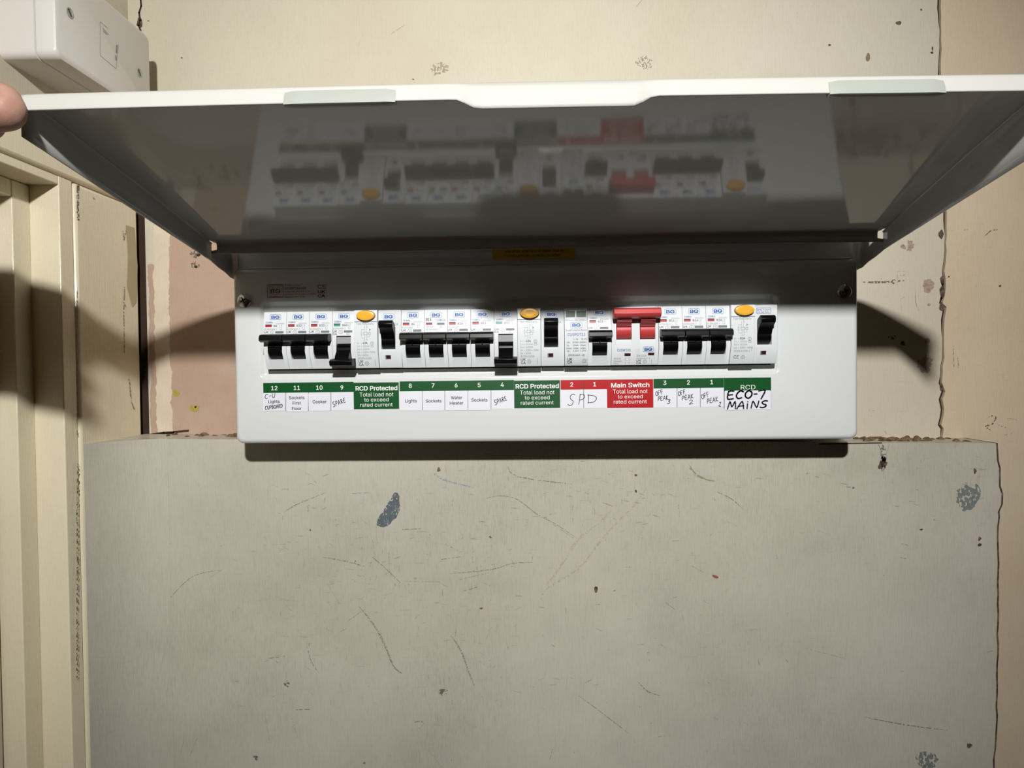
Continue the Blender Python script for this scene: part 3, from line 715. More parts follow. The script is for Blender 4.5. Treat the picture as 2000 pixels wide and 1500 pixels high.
# ---- the lid, hinged at the top, held open and slightly twisted
lid = thing('lid_holder', (0, 0, 0)); bpy.data.objects.remove(lid)
def L(s, t, dz=0.0, dy=0.0):
    """s -1..1 across, t 0 hinge .. 1 near edge; point on the lid's plate"""
    xc = 0.0008 + (-0.0073-0.0008)*t; x = xc + 0.2442*s
    y = -0.0275 + (-0.2010+0.0275)*t; z = 0.1515 + (0.1889-0.1515)*t + 0.0055*t*(1-t) - 0.0014*s*t
    z += 0.0012*math.sin(math.pi*(s+1)/2)*t        # the free edge bows up a little
    return [x, y+dy, z+dz]
NS = 120; NT = 14
mb = MB(); grid = []
ss = [-1+2*i/NS for i in range(NS+1)]
rows = []
# rear flange, bottom to fold
def rear(s, z, y=-0.0285):
    p = L(s, 0); return [p[0], y, z]
prof_rear = [(0.1435, -.0290), (0.1455, -.0290), (0.1462, -.0290), (0.1485, -.0290)]
for z, y in prof_rear:
    row = []
    for s in ss:
        zz = z - 0.0006*math.sin((s+1)*math.pi)*(1 if z < .145 else 0); q = rear(s*(0.978 if z > .146 else 0.9955), zz, y); row.append(q)
    rows.append(row)
for k in range(1, 6):
    a = k/6*math.pi/2; row = []
    for s in ss:
        p = L(s*0.9955, 0); row.append([p[0]*(0.982 if k < 4 else 0.99), -.0290-0.004*(1-math.cos(a)), 0.1485+0.0040*math.sin(a)])
    rows.append(row)
for j in range(0, NT+1):
    t = 0.035 + (1-0.035-0.006)*j/NT; rows.append([L(s*(0.9955 if j < 1 else 1), t) for s in ss])
# front lip with the pulled-out finger grip in the middle
BX0, BX1 = P(886, 190, -0.2055)[0], P(1284, 180, -0.2055)[0]
def bump(x):
    a = min(1, max(0, (x-BX0)/0.012)); b = min(1, max(0, (BX1-x)/0.012)); q = min(a, b); return q*q*(3-2*q)
for k, (dy, dz) in enumerate(((-.0012, -.0002), (-.0020, -.0009), (-.0026, -.0022), (-.0036, -.0050), (-.0046, -.0082), (-.0047, -.0088))):
    row = []
    for s in ss:
        p = L(s, 0.994); g = bump(p[0]); f = k/5
        row.append([p[0], p[1]+dy - g*0.0045*math.sin(min(1, f*1.3)*math.pi*0.6), p[2]+dz - g*0.0060*f])
    rows.append(row)
vs = [p for r_ in rows for p in r_]; n1 = NS+1
mb.raw(vs, [(r_*n1+i, r_*n1+i+1, (r_+1)*n1+i+1, (r_+1)*n1+i) for r_ in range(len(rows)-1) for i in range(NS)])
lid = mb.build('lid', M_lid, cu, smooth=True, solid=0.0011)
lid['_loc'] = (0, T, 0)
# side flanges with the hinge ears
for sg in (-1, 1):
    mb = MB(); r0 = []; cols = []
    for j in range(0, 21):
        t = 0.0 + 0.995*j/20; p = L(sg, t)
        dep = p[2] - (0.1385 + 0.0262*t - 0.0062*sg*t)
        col = [(p[0]-sg*0.0010, p[1], p[2]), (p[0]-sg*0.0003, p[1], p[2]-0.0004), (p[0], p[1], p[2]-0.0012)]
        for q in (0.35, 0.7, 1.0): col.append((p[0], p[1], p[2]-0.0012-(dep-0.0012)*q))
        cols.append(col)
    n = 6; vs = [p for c_ in cols for p in c_]
    mb.raw(vs, [(i*n+j, (i+1)*n+j, (i+1)*n+j+1, i*n+j+1) for i in range(len(cols)-1) for j in range(n-1)])
    # ear running back along the body
    p = L(sg, 0); x = p[0]
    mb.raw([(x, p[1], 0.1462), (x, p[1], 0.1385), (x, -0.0150, 0.1352), (x, -0.0040, 0.1332), (x, 0.0050, 0.1305), (x, 0.0220, 0.1290), (x, 0.0220, 0.1600), (x, -0.0060, 0.1600), (x, -0.0120, 0.1462)], [(0, 1, 2, 8), (2, 3, 4, 7, 8), (4, 5, 6, 7)])
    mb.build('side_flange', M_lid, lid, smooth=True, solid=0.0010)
# front corner returns
mb = MB()
# the two grey clip strips over the front lip
for ua, ub in ((P(552, 175, -.206)[0], P(771, 170, -.206)[0]), (P(1622, 165, -.206)[0], P(1849, 165, -.206)[0])):
    mb = MB(); loops = []
    for i in range(13):
        x = ua + (ub-ua)*i/12; s = (x+0.0073)/0.2442; p = L(s, 0.994)
        rd = 0.0 if 0 < i < 12 else 0.0006
        loops.append([(x, p[1]+0.0010, p[2]-.0030), (x, p[1]-.0030-.0012+rd, p[2]-.0026-rd), (x, p[1]-.0044-.0012+rd, p[2]-.0060), (x, p[1]-.0050-.0014+rd, p[2]-.0095), (x, p[1]-.0048, p[2]-.0104+rd), (x, p[1]-.0032, p[2]-.0104+rd), (x, p[1]-.0020, p[2]-.0095)])
    mb.loft(loops, True, True); o = mb.build('lip_clip', M_clip, lid, smooth=True); o['label'] = 'grey plastic strip clipped on the lid edge'
# three small holes in the rear flange
for x in (-0.2086, 0.0009, 0.2118):
    mb = MB(); mb.poly([(x+.0015*math.cos(a), -.0293, 0.1468+.0010*math.sin(a)) for a in [i/12*6.283 for i in range(12)]])
    mb.build('rivet_hole', M_slot, lid)
# fine edge bead that shows on the body above the cover
mb = MB(); mb.box(-0.2350, 0.2350, 0.0005, 0.0056, 0.1366, 0.1376); mb.build('cover_bead', M_steel, cu, bevel=0.0004)

# yellow notice under the lid and rating label on the cover
def flatlabel(name, loc, label, cat, group=None): return thing(name, loc, label, cat, group)
def plate(parent, name, x0, x1, z0, z1, y, m, r=0.0003, th=0.00012):
    mb = MB(); mb.loft([rrect(x0, x1, z0, z1, r, y+th, 3), rrect(x0, x1, z0, z1, r, y, 3)], False, True)
    return mb.build(name, m, parent)
YN = 0.0052
x0, zb = P(962, 508, YN); x1, zt = P(1124, 478, YN); zt += .012
yl = flatlabel('notice_sticker', (0, YN, zb), 'yellow notice sticker half hidden under the raised lid', 'sticker')
plate(yl, 'backing_paper', x0, x1, zb, zt, YN, M_yellow)
mb = MB(); yf = lambda x, z: YN-0.0001
for s_, v, ua, ub in (('conductors are correctly identified.', 502, 990, 1096), ('alteration, extension or repair that all', 493.5, 986, 1101), ('periodically and before any further', 485, 990, 1096)):
    xa, za = P(ua, v, YN); xb, _ = P(ub, v, YN); text(mb, s_, (xa+xb)/2, za, 0.0021, yf, width=xb-xa)
mb.build('lettering', M_ink, yl)

rl = flatlabel('rating_label', (-0.19, 0, 0.112), 'clear rating label with black print in the upper left corner of the cover', 'sticker')
x0, zb = P(518, 582, 0); x1, zt = P(638, 553, 0)
M_clear = mat('clear_label_film', srgb(218, 212, 206), 0.3)
plate(rl, 'film', x0, x1, zb, zt, -0.0001, M_clear, 0.001)
def print_px(mb, s_, ua, ub, v, h, y, bold=0.0):
    xa, za = P(ua, v, y); xb, _ = P(ub, v, y); text(mb, s_, (xa+xb)/2, za, h*(y-C0[1])/FPX, lambda x, z: y, width=xb-xa, bold=bold)
mb = MB(); y_ = -0.00022
def ringp(mb, x0, x1, z0, z1, r, w_, yf):
    a = rrect(x0, x1, z0, z1, r, 0, 4); b = rrect(x0+w_, x1-w_, z0+w_, z1-w_, max(r-w_, 1e-5), 0, 4)
    fix = lambda p: (p[0], yf(p[0], p[2]), p[2])
    mb.loft([[fix(p) for p in a], [fix(p) for p in b]])
xa, za = P(522, 581.5, y_); xb, zb2 = P(553, 555, y_)
ringp(mb, xa, xb, za, zb2, 0.0007, 0.0003, lambda x, z: y_)
xa, za = P(526, 575, y_); xb, zb2 = P(549.5, 562, y_); ringp(mb, xa, xb, za, zb2, 0.001, 0.0002, lambda x, z: y_)
print_px(mb, 'BG', 528.5, 547.5, 572.5, 7.5, y_, 0.03)
print_px(mb, 'BRITISH', 524.5, 551, 560.2, 2.6, y_); print_px(mb, 'GENERAL', 524.5, 551, 580, 2.6, y_)
print_px(mb, 'Product code', 556, 585, 558.5, 3.4, y_); print_px(mb, 'CFUDP16616A', 556, 598, 565.5, 4.6, y_, 0.02)
print_px(mb, 'Consumer Unit IP2XC IK', 556, 605, 571, 3, y_); print_px(mb, 'BS EN 61439-3 230V a.c. 50 Hz', 556, 617, 576.5, 3, y_); print_px(mb, 'Rated current 100A', 556, 596, 581.5, 3, y_)
print_px(mb, 'CE', 620, 636, 564, 8, y_); print_px(mb, 'UK', 621, 635, 572.8, 6, y_, 0.02); print_px(mb, 'CA', 621, 635, 581, 6, y_, 0.02)
mb.build('lettering', M_ink, rl)

# ------------------------------------------------------------------ the devices
PITCH_ = 0.01765; X0D = -0.2120; ZB = 0.0580; H = 0.0438; G = 0.00012
KN = [(0, -.0054), (0.0010, -.0058), (0.0132, -.0117), (0.0268, -.0105), (0.0430, -.0090), (0.0438, -.0084)]
def prof(z, kn=KN): return float(np.interp(z, [k[0] for k in kn], [k[1] for k in kn]))
def bodyslice(mb, x0, x1, z0, z1, kn=KN, back=0.012):
    zs = sorted(set([z0, z1] + [k[0] for k in kn if z0 < k[0] < z1]))
    pts = [(prof(z, kn), z) for z in zs] + [(back, z1), (back, z0)]
    mb.prism(pts, x0, x1)
def body_mesh(width, wells, kn=KN, wellback=-0.0015):
    """wells: list of (x0,x1,z0,z1)"""
    mb = MB(); xs = sorted(set([G, width-G] + [w_[0] for w_ in wells] + [w_[1] for w_ in wells]))
    for a, b in zip(xs[:-1], xs[1:]):
        ws = [w_ for w_ in wells if w_[0] <= a+1e-7 and b <= w_[1]+1e-7]
        if not ws: bodyslice(mb, a, b, 0, H, kn)
        else:
            z0, z1 = ws[0][2], ws[0][3]
            bodyslice(mb, a, b, 0, z0, kn); bodyslice(mb, a, b, z1, H, kn)
            mb.prism([(wellback, z0), (wellback, z1), (0.012, z1), (0.012, z0)], a, b)
    mb.box(G, width-G, 0.012, 0.0405, 0.004, H-0.004)
    return mb
mm = 0.001
def dt(d): return H - d*mm      # distance below the device's top, in mm, to local z
MESH = {}
def part(parent, name, key, maker, m, **kw):
    if key in MESH:
        src = MESH[key]; o = src.copy(); sc.collection.objects.link(o); o.parent = parent; return o
    o = maker().build(name, m, parent, local=True, **kw); MESH[key] = o; return o
# breaker: full-width bar on a lever coming out of a drum
def mcb_body():
    return body_mesh(PITCH_, [(0.0032, 0.0144, dt(36.3), dt(19.0))])
def drum(x0, x1, zc, r, mb, y0=-0.002, n=14, amax=80):
    # half cylinder between the well's cheeks
    pts = [(y0, zc-r)] + [(y0-0.0-(r*1.05)*math.cos(math.radians(a)), zc+r*math.sin(math.radians(a))) for a in np.linspace(-amax, amax, n)] + [(y0, zc+r)]
    mb.prism(pts, x0, x1)
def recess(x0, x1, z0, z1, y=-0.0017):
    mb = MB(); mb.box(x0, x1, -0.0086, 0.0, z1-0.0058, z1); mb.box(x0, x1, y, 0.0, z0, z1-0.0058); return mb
def mcb_toggle(on):
    def f():
        mb = MB(); zc = dt(27.8 if on else 30.2); xa, xb = 0.0035, 0.0141
        drum(xa, xb, zc, 0.0080 if on else 0.0060, mb, y0=-0.0035 if on else -0.0052)
        if on:
            mb.prism([(-.0040, dt(26.5)), (-.0110, dt(26.0)), (-.0175, dt(22.2)), (-.0185, dt(19.0)), (-.0125, dt(18.6)), (-.0040, dt(20.0))], xa, xb)
            mb.prism([(-.0118, dt(22.6)), (-.0182, dt(23.6)), (-.0212, dt(22.2)), (-.0206, dt(19.3)), (-.0188, dt(17.9)), (-.0122, dt(17.2))], 0.0003, PITCH_-0.0003)
            mb.box(xa, xb, -.0128, -.0116, dt(27.2), dt(26.9))
            mb.box(xa+.005, xa+.0056, -.0145, -.011, dt(26.0), dt(22.5))
        else:
            mb.prism([(-.0040, dt(29.0)), (-.0110, dt(29.5)), (-.0165, dt(34.5)), (-.0185, dt(38.0)), (-.0110, dt(38.4)), (-.0040, dt(35.5))], xa, xb)
            mb.prism([(-.0095, dt(36.2)), (-.0180, dt(37.0)), (-.0208, dt(38.6)), (-.0200, dt(41.4)), (-.0180, dt(42.4)), (-.0095, dt(41.6))], 0.0003, PITCH_-0.0003)
            mb.box(xa, xb, -.0129, -.0116, dt(26.4), dt(26.0))
        return mb
    return f
def logo(mb_ring, mb_fill, mb_txt, cx, cz, wd, hg, yf, yo=lambda x, z: 0):
    x0, x1, z0, z1 = cx-wd/2, cx+wd/2, cz-hg/2, cz+hg/2
    fl = rrect(x0, x1, z0, z1, hg*0.25, 0, 4); mb_fill.poly([(p[0], yf(p[0], p[2])-0.00002, p[2]) for p in fl])
    ringp(mb_ring, x0, x1, z0, z1, hg*0.25, 0.00022, lambda x, z: yf(x, z)-0.00006)
    text(mb_txt, 'BG', cx, cz-hg*0.27, hg*0.54, lambda x, z: yf(x, z)-0.00008, width=wd*0.74, bold=0.09)
def circ_s(mb, cx, cz, r, yf):
    pts = [(cx+r*math.cos(a), cz+r*math.sin(a)) for a in [i/18*6.2832 for i in range(19)]]
    mb.ribbon(pts, 0.00022, yf); text(mb, 'S', cx, cz-r*0.5, r*1.0, yf)
def symbol(mb, x, z, h, yf):
    mb.ribbon([(x, z), (x, z+h)], 0.00016, yf); mb.ribbon([(x+.0004, z), (x+.0014, z), (x+.0014, z+h*.45), (x+.0007, z+h*.7)], 0.00016, yf); mb.ribbon([(x+.0014, z+h*.75), (x+.0014, z+h)], 0.0003, yf)
def printed(dev, mbs):
    for name, mb, m in mbs:
        if mb.f: mb.build(name, m, dev, local=True)
yfl = lambda x, z: prof(z)-0.00008
NAMES = {}
def mcb(slot, on, rating, code, flag, label, style=0, vis=1, group='black-toggled circuit breakers in the consumer unit'):
    x = X0D + PITCH_*slot
    d = thing('circuit_breaker', (x, 0, ZB), label, 'circuit breaker', group)
    part(d, 'body', 'mcb_body', mcb_body, M_plastic, bevel=0.00022)
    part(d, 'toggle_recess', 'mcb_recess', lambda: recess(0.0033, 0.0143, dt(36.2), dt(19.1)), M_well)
    part(d, 'toggle', 'tog_on' if on else 'tog_off', mcb_toggle(on), M_black, bevel=0.0003)
    bl, fl, gr, ik = MB(), MB(), MB(), MB()
    logo(bl, fl, bl, 0.0089, dt(4.0), 0.0086, 0.0043, yfl)
    if style == 0:
        text(bl, code, 0.0015, dt(8.7), 0.00125, yfl, align='l', bold=.02, width=0.0054)
        text(gr, '230/400V~', 0.0162, dt(9.6), 0.0011, yfl, align='r', width=0.0068)
        wz0, wz1 = dt(11.7), dt(9.6); wx0, wx1 = 0.0012, 0.0062
        text(ik, rating, 0.0078, dt(11.6), 0.0016, yfl, align='l', bold=.02)
        text(gr, 'IEC/EN60898-1', 0.0004, dt(14.0), 0.0012, yfl, align='l', width=0.0098)
        text(ik, 'UK', 0.0004, dt(16.3), 0.0016, yfl, align='l', bold=.02, width=0.0034)
        circ_s(gr, 0.0066, dt(16.0), 0.0015, yfl)
        gr.ribbon([(0.0096, dt(15.7)), (0.0148, dt(15.7))], 0.0017, yfl)
        symbol(gr, 0.0124, dt(13.8), 0.0036, yfl)
        if not on:
            text(ik, 'CA', 0.0004, dt(18.3), 0.0016, yfl, align='l', bold=.02, width=0.0034)
            ringp(gr, 0.0112, 0.0132, dt(18.3), dt(16.8), 0.0002, 0.0002, yfl)
    else:
        text(ik, rating, 0.0012, dt(8.4), 0.0021, yfl, align='l', bold=.03, width=0.0042)
        text(bl, code, 0.0087, dt(8.8), 0.0018, yfl, align='l', bold=.01, width=0.0072)
        wz0, wz1 = dt(11.6), dt(9.8); wx0, wx1 = 0.0012, 0.0060
        gr.ribbon([(0.0102, dt(10.8)), (0.0148, dt(10.8))], 0.0017, yfl); ringp(gr, 0.0118, 0.0134, dt(13.6), dt(12.2), 0.0002, 0.0002, yfl)
        text(gr, '230/400V~', 0.0012, dt(13.6), 0.0012, yfl, align='l', width=0.0066); text(gr, 'IEC/EN 60898-1', 0.0012, dt(15.6), 0.0012, yfl, align='l', width=0.0105)
    printed(d, [('logo_fill', fl, M_logofill), ('blue_lettering', bl, M_blue), ('grey_lettering', gr, M_grey), ('black_lettering', ik, M_ink)])
    mb = MB(); mb.rect(wx0, wx1, wz0, wz1, yfl); mb.cur = 1; mb.rect(wx0, wx1, wz1-0.0007, wz1, lambda x, z: yfl(x, z)-0.00004)
    mb.build('flag_window', [{'r': M_winred, 'g': M_winteal}[flag], M_windark if flag == 'r' else M_green], d, local=True)
    return d
S0 = 'black circuit breaker switched on, '
mcb(0, 1, 'B6', 'CUMB6', 'r', S0+'leftmost in the row, above label 12')
mcb(1, 1, 'B32', 'CUMB32', 'r', S0+'second from the left end, above label 11')
mcb(2, 1, 'B32', 'CUMB32', 'r', S0+'above the Cooker label 10')
mcb(3, 0, 'B40', 'CUMB40', 'g', 'circuit breaker switched off, toggle down, left of the first amber test button')
mcb(6, 1, 'B6', 'CUMB6', 'r', S0+'above label 8, Lights')
mcb(7, 1, 'B16', 'CUMB16', 'r', S0+'above label 7, bold B16 at its top left', style=1)
mcb(8, 1, 'B16', 'CUMB16', 'r', S0+'above the Water Heater label 6')
mcb(9, 1, 'B16', 'CUMB16', 'r', S0+'above label 5, Sockets')
mcb(10, 0, 'B50', 'CUMB50', 'g', 'circuit breaker switched off, toggle down, left of the middle amber test button')
mcb(14, 1, 'B32', 'CUMB32', 'r', S0+'just left of the red main switch')
mcb(17, 1, 'B16', 'CUMB16', 'r', S0+'just right of the red main switch, above label 3')
mcb(18, 1, 'B16', 'CUMB16', 'r', S0+'middle of the three right of the red switch')
mcb(19, 1, 'B16', 'CUMB16', 'r', S0+'beside the rightmost amber test button')

# residual current devices
KR = [(0, -.0085), (0.0012, -.0092), (0.0140, -.0135), (0.0350, -.0125), (0.0352, -.0135), (0.0438, -.0128)]
yfr = lambda x, z: prof(z, KR)-0.00008
KT = [(0, -.0062), (0.0010, -.0068), (0.0120, -.0105), (0.0438, -.0095)]
yft = lambda x, z: prof(z, KT)-0.00008
def rcd_body():
    mb = body_mesh(PITCH_, [], KR)
    m2 = body_mesh(PITCH_, [(0.0022, 0.0130, dt(29.6), dt(13.0))], KT)
    m2.v = [(x+PITCH_, y, z) for x, y, z in m2.v]; mb.raw(m2.v, m2.f); return mb
def rcd_toggle():
    mb = MB(); a, b = PITCH_+0.0024, PITCH_+0.0128
    drum(a, b, dt(22.5), 0.0062, mb, y0=-0.0045)
    mb.prism([(-.0045, dt(23.0)), (-.0115, dt(22.0)), (-.0135, dt(18.0)), (-.0168, dt(15.2)), (-.0198, dt(13.6)), (-.0206, dt(11.0)), (-.0196, dt(8.9)), (-.0172, dt(8.0)), (-.0108, dt(10.2)), (-.0060, dt(14.2))], a, b)
    return mb
def button():
    mb = MB(); cx, cz = 0.0093, dt(4.2); n = 32
    ring = lambda y, k: [(cx+0.0069*k*math.cos(i/n*6.2832), y, cz+0.0038*(k if k > .5 else k)*math.sin(i/n*6.2832)) for i in range(n)]
    mb.loft([ring(-.012, 1), ring(-.0158, 1), ring(-.0163, .96), ring(-.0165, .86), ring(-.01645, .5)], False, True); return mb
def socket():
    mb = MB(); cx, cz = 0.0093, dt(4.2); n = 32
    ring = lambda y, k: [(cx+0.0072*k*math.cos(i/n*6.2832), y, cz+0.0041*k*math.sin(i/n*6.2832)) for i in range(n)]
    mb.loft([ring(-.0136, 1), ring(-.0139, 1), ring(-.0139, .9)]); return mb
def rcd(slot, amps, label, style=0):
    x = X0D + PITCH_*slot
    d = thing('residual_current_device', (x, 0, ZB), label, 'circuit breaker', 'residual current devices with amber test buttons')
    part(d, 'body', 'rcd_body', rcd_body, M_plastic, bevel=0.00022)
    part(d, 'toggle', 'rcd_tog', rcd_toggle, M_black, bevel=0.0004)
    b_ = part(d, 'test_button', 'rcd_btn', button, M_amber, smooth=True)
    part(d, 'button_socket', 'rcd_sock', socket, M_amber2)
    bl, fl, gr, ik = MB(), MB(), MB(), MB()
    text(gr, 'Test Regularly', 0.0082, dt(11.0), 0.0016, yfr, width=0.0135)
    # circuit diagram
    cx, cz = 0.0085, dt(17.6); R = lambda pts, w_=0.00015: gr.ribbon([(cx+a*mm, cz+b*mm) for a, b in pts], w_, yfr)
    R([(-.6, 4.6), (-.6, 3.2)]); R([(.9, 4.6), (.9, 3.2)]); R([(-.6, 3.2), (-1.2, 2.0)]); R([(.9, 3.2), (.3, 2.0)]); R([(-.6, 1.8), (-.6, -4.2)]); R([(.9, 1.8), (.9, -4.2)])
    R([(-.6, 3.0), (-3.0, 3.0), (-3.0, .8)]); R([(-3.4, .8), (-2.6, .8), (-2.6, -1.2), (-3.4, -1.2), (-3.4, .8)]); R([(-3.0, -1.2), (-3.0, -3.4), (-.6, -3.4)])
    R([(-1.4, 1.0), (1.6, 1.0), (1.6, -1.0), (-1.4, -1.0), (-1.4, 1.0)], .0002); R([(1.6, 0), (2.4, 0)]); R([(2.4, .8), (3.8, .8), (3.8, -.9), (2.4, -.9), (2.4, .8)], .0002); R([(.9, -2.6), (3.1, -2.6), (3.1, -.9)])
    R([(3.0, 3.4), (3.9, 2.9), (3.0, 2.4), (3.0, 3.4)], .0003); R([(3.2, 2.3), (3.2, .8)])
    text(gr, '1', cx-.0006, cz+.0046, .0010, yfr); text(gr, 'N', cx+.0010, cz+.0046, .0010, yfr); text(gr, '2', cx-.0006, cz-.0052, .0010, yfr); text(gr, 'N', cx+.0010, cz-.0052, .0010, yfr)
    for k, (a, b) in enumerate((('In', '= '), ('I n', '= 30mA'), ('Inc', '= 6000A'), ('Un', '= 230V~ 50Hz'), ('Im', '= 800A'))):
        z = dt(25.6 + 2.25*k)
        if k == 4 and style == 1: break
        text(gr, a, 0.0020, z, .0013, yfr, align='l')
        if k == 0: text(gr, '=', 0.0050, z, .0013, yfr, align='l'); text(ik, amps, 0.0065, z, .0016, yfr, align='l', bold=.025, width=.0036)
        else: text(gr, b, 0.0050, z, .0013, yfr, align='l', width={1: .0064, 2: .0066, 3: .0108, 4: .0052}[k])
    circ_s(gr, 0.0135, dt(25.2), 0.0012, yfr); ringp(gr, .0124, .0146, dt(28.0), dt(26.7), .0002, .0002, yfr)
    if style == 0:
        text(gr, 'IEC/EN 61008', 0.0021, dt(37.0), .0013, yfr, align='l', width=.0103)
        text(ik, 'UK', 0.0024, dt(39.6), .0019, yfr, align='l', bold=.02, width=.0036); text(ik, 'CA', 0.0024, dt(42.0), .0019, yfr, align='l', bold=.02, width=.0036)
        circ_s(gr, 0.0086, dt(40.2), 0.0014, yfr); gr.ribbon([(.0150, dt(42.0)), (.0150, dt(37.6))], .0002, yfr)
        logo(bl, fl, bl, PITCH_+0.0080, dt(4.8), 0.0086, 0.0045, yft)
        text(gr, amps, PITCH_+0.0136, dt(11.6), .0017, yft, width=.0034)
    else:
        text(gr, 'IEC/EN 61008-1', 0.0021, dt(34.8), .0013, yfr, align='l', width=.0118)
        text(ik, 'CE', 0.0024, dt(39.8), .0024, yfr, align='l', width=.0038); circ_s(gr, 0.0092, dt(38.8), 0.0013, yfr); gr.ribbon([(.0152, dt(34.6)), (.0152, dt(31.6))], .0002, yfr)
        ringp(bl, PITCH_+.0018, PITCH_+.0128, dt(6.6), dt(2.2), .0009, .00025, yft)
        text(bl, 'BRITISH', PITCH_+.0073, dt(4.2), .0013, yft, width=.0096); text(bl, 'GENERAL', PITCH_+.0073, dt(6.1), .0013, yft, width=.0096)
        text(bl, 'CURB8030', PITCH_+.0073, dt(8.6), .0009, yft, width=.0064)
    printed(d, [('logo_fill', fl, M_logofill), ('blue_lettering', bl, M_blue), ('grey_lettering', gr, M_grey), ('black_lettering', ik, M_ink)])
    mb = MB(); xa = PITCH_+.0048; mb.rect(xa, xa+.0044, dt(37.3), dt(34.2), yft); mb.cur = 1
    mb.rect(xa, xa+.0008, dt(37.3), dt(34.2), lambda x, z: yft(x, z)-.00004); mb.rect(xa, xa+.0044, dt(37.3), dt(36.9), lambda x, z: yft(x, z)-.00005)
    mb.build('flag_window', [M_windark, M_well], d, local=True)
    return d
rcd(4, '63A', 'white residual current device with amber button, above the left RCD Protected label')
rcd(11, '63A', 'white residual current device with amber button, beside the surge protection device')
rcd(20, '80A', 'white residual current device with amber button, at the right end of the row', 1)

# surge protection device
KS = [(0, -.0078), (0.0010, -.0088), (0.0100, -.0125), (0.0430, -.0105), (0.0438, -.0098)]
yfs = lambda x, z: prof(z, KS)-0.00008
sp = thing('surge_protection_device', (X0D+PITCH_*13, 0, ZB), 'white surge protection device with two green flags at its top', 'surge protector')
body_mesh(PITCH_, [], KS).build('body', M_plastic, sp, local=True, bevel=0.00022)
for a, b in ((.0012, .0082), (.0092, .0164)):
    mb = MB(); mb.rect(a, b, dt(7.3), dt(2.6), yfs); mb.build('status_flag', M_green, sp, local=True)
bl, fl, gr, ik = MB(), MB(), MB(), MB()
text(ik, 'White: on - RED: DEFECT !', .0088, dt(9.9), .0008, yfs, width=.0158)
logo(bl, fl, bl, .0090, dt(13.2), .0086, .0044, yfs)
text(ik, 'Surge Protective Device', .0090, dt(17.6), .0011, yfs, width=.0158)
text(bl, 'CUSPDT21', .0090, dt(21.4), .0021, yfs, width=.0135, bold=.02)
for s_, xx, dd in (('L-N', .0085, 24.4), ('N-PE', .0148, 24.4), ('Un:', .0030, 26.8), ('275V~', .0087, 26.8), ('255V~', .0141, 26.8), ('In:', .0026, 29.1), ('20kA', .0084, 29.1), ('20kA', .0138, 29.1),
                   ('Imax:', .0034, 31.3), ('40kA', .0084, 31.3), ('40kA', .0138, 31.3), ('Up:', .0028, 33.2), ('1.5kV', .0085, 33.2), ('1.5kV', .0140, 33.2), ('(IEC61643-11)', .0090, 36.4)):
    text(ik, s_, xx, dt(dd), .0012, yfs, bold=.02)
text(ik, 'UK', .0022, dt(39.8), .0019, yfs, align='l', bold=.03, width=.0036); text(ik, 'CA', .0022, dt(42.0), .0019, yfs, align='l', bold=.03, width=.0036)
ringp(ik, .0136, .0162, dt(41.6), dt(38.9), .0002, .0002, yfs); text(ik, 'T2', .0149, dt(40.9), .0012, yfs)
printed(sp, [('logo_fill', fl, M_logofill), ('blue_lettering', bl, M_blue), ('black_lettering', ik, M_ink)])
mb = MB(); mb.box(.0004, .0174, -.0116, -.0100, dt(1.9), dt(0.5)); mb.build('latch_bar', M_plastic, sp, local=True, bevel=.0002)

# red main switch, two modules wide
ms = thing('main_switch', (X0D+PITCH_*15, 0, ZB), 'white double main switch with a wide red handle bar', 'switch')
KM = [(0, -.0062), (0.0010, -.0068), (0.0120, -.0105), (0.0438, -.0092)]
yfm = lambda x, z: prof(z, KM)-0.00008
mb = body_mesh(PITCH_*2, [(.0036, .0152, dt(24.5), dt(6.0)), (PITCH_+.0036, PITCH_+.0152, dt(24.5), dt(6.0))], KM)
mb.build('body', M_plastic, ms, local=True, bevel=0.00022)
for k in (0, 1):
    a, b = PITCH_*k+.0038, PITCH_*k+.0148
    mb = MB(); drum(a, b, dt(17.5), .0064, mb, y0=-.0048); mb.build('lever', M_red, ms, local=True, bevel=.0003)
    mb = MB()
    mb.prism([(-.0050, dt(16)), (-.0118, dt(15.2)), (-.0135, dt(12.0)), (-.0165, dt(8.5)), (-.0130, dt(6.5)), (-.0060, dt(8))], a, b)
    for i in range(6):
        z = 9.2 + i*1.0; y = -.0162 + i*.0008
        mb.box(a, b, y-.0004, y+.002, dt(z+.45), dt(z))
    mb.build('ribbed_lever', mat('deep_red_plastic', srgb(150, 40, 44), .45) if k == 0 else bpy.data.materials['deep_red_plastic'], ms, local=True)
mb = MB(); mb.prism([(-.0112, dt(8.6)), (-.0165, dt(9.4)), (-.0205, dt(8.2)), (-.0222, dt(6.0)), (-.0212, dt(2.6)), (-.0190, dt(1.6)), (-.0118, dt(2.6))], .0008, PITCH_*2+.0002)
mb.build('handle_bar', M_red, ms, local=True, bevel=.0004)
bl, fl, gr, ik = MB(), MB(), MB(), MB()
text(bl, 'CUSW100', .0092, dt(33.4), .0019, yfm, width=.0100, bold=.01)
logo(bl, fl, bl, PITCH_+.0098, dt(31.9), .0080, .0040, yfm)
text(gr, 'AC22A', .0018, dt(39.4), .0012, yfm, align='l'); text(gr, '230V/400V~', .0018, dt(41.4), .0012, yfm, align='l', width=.0064); text(gr, '50Hz', .0018, dt(43.0), .0010, yfm, align='l')
for a in (0, .0026):
    gr.ribbon([(.0108+a, dt(38)), (.0104+a, dt(39.4)), (.0114+a, dt(40.4))], .00018, yfm); gr.ribbon([(.0108+a, dt(41.2)), (.0108+a, dt(42.8))], .00018, yfm)
text(gr, 'In=100A', PITCH_+.0012, dt(37.5), .0015, yfm, align='l', width=.0074); text(gr, 'IEC/EN60947-3', PITCH_+.0012, dt(39.4), .0011, yfm, align='l', width=.0100)
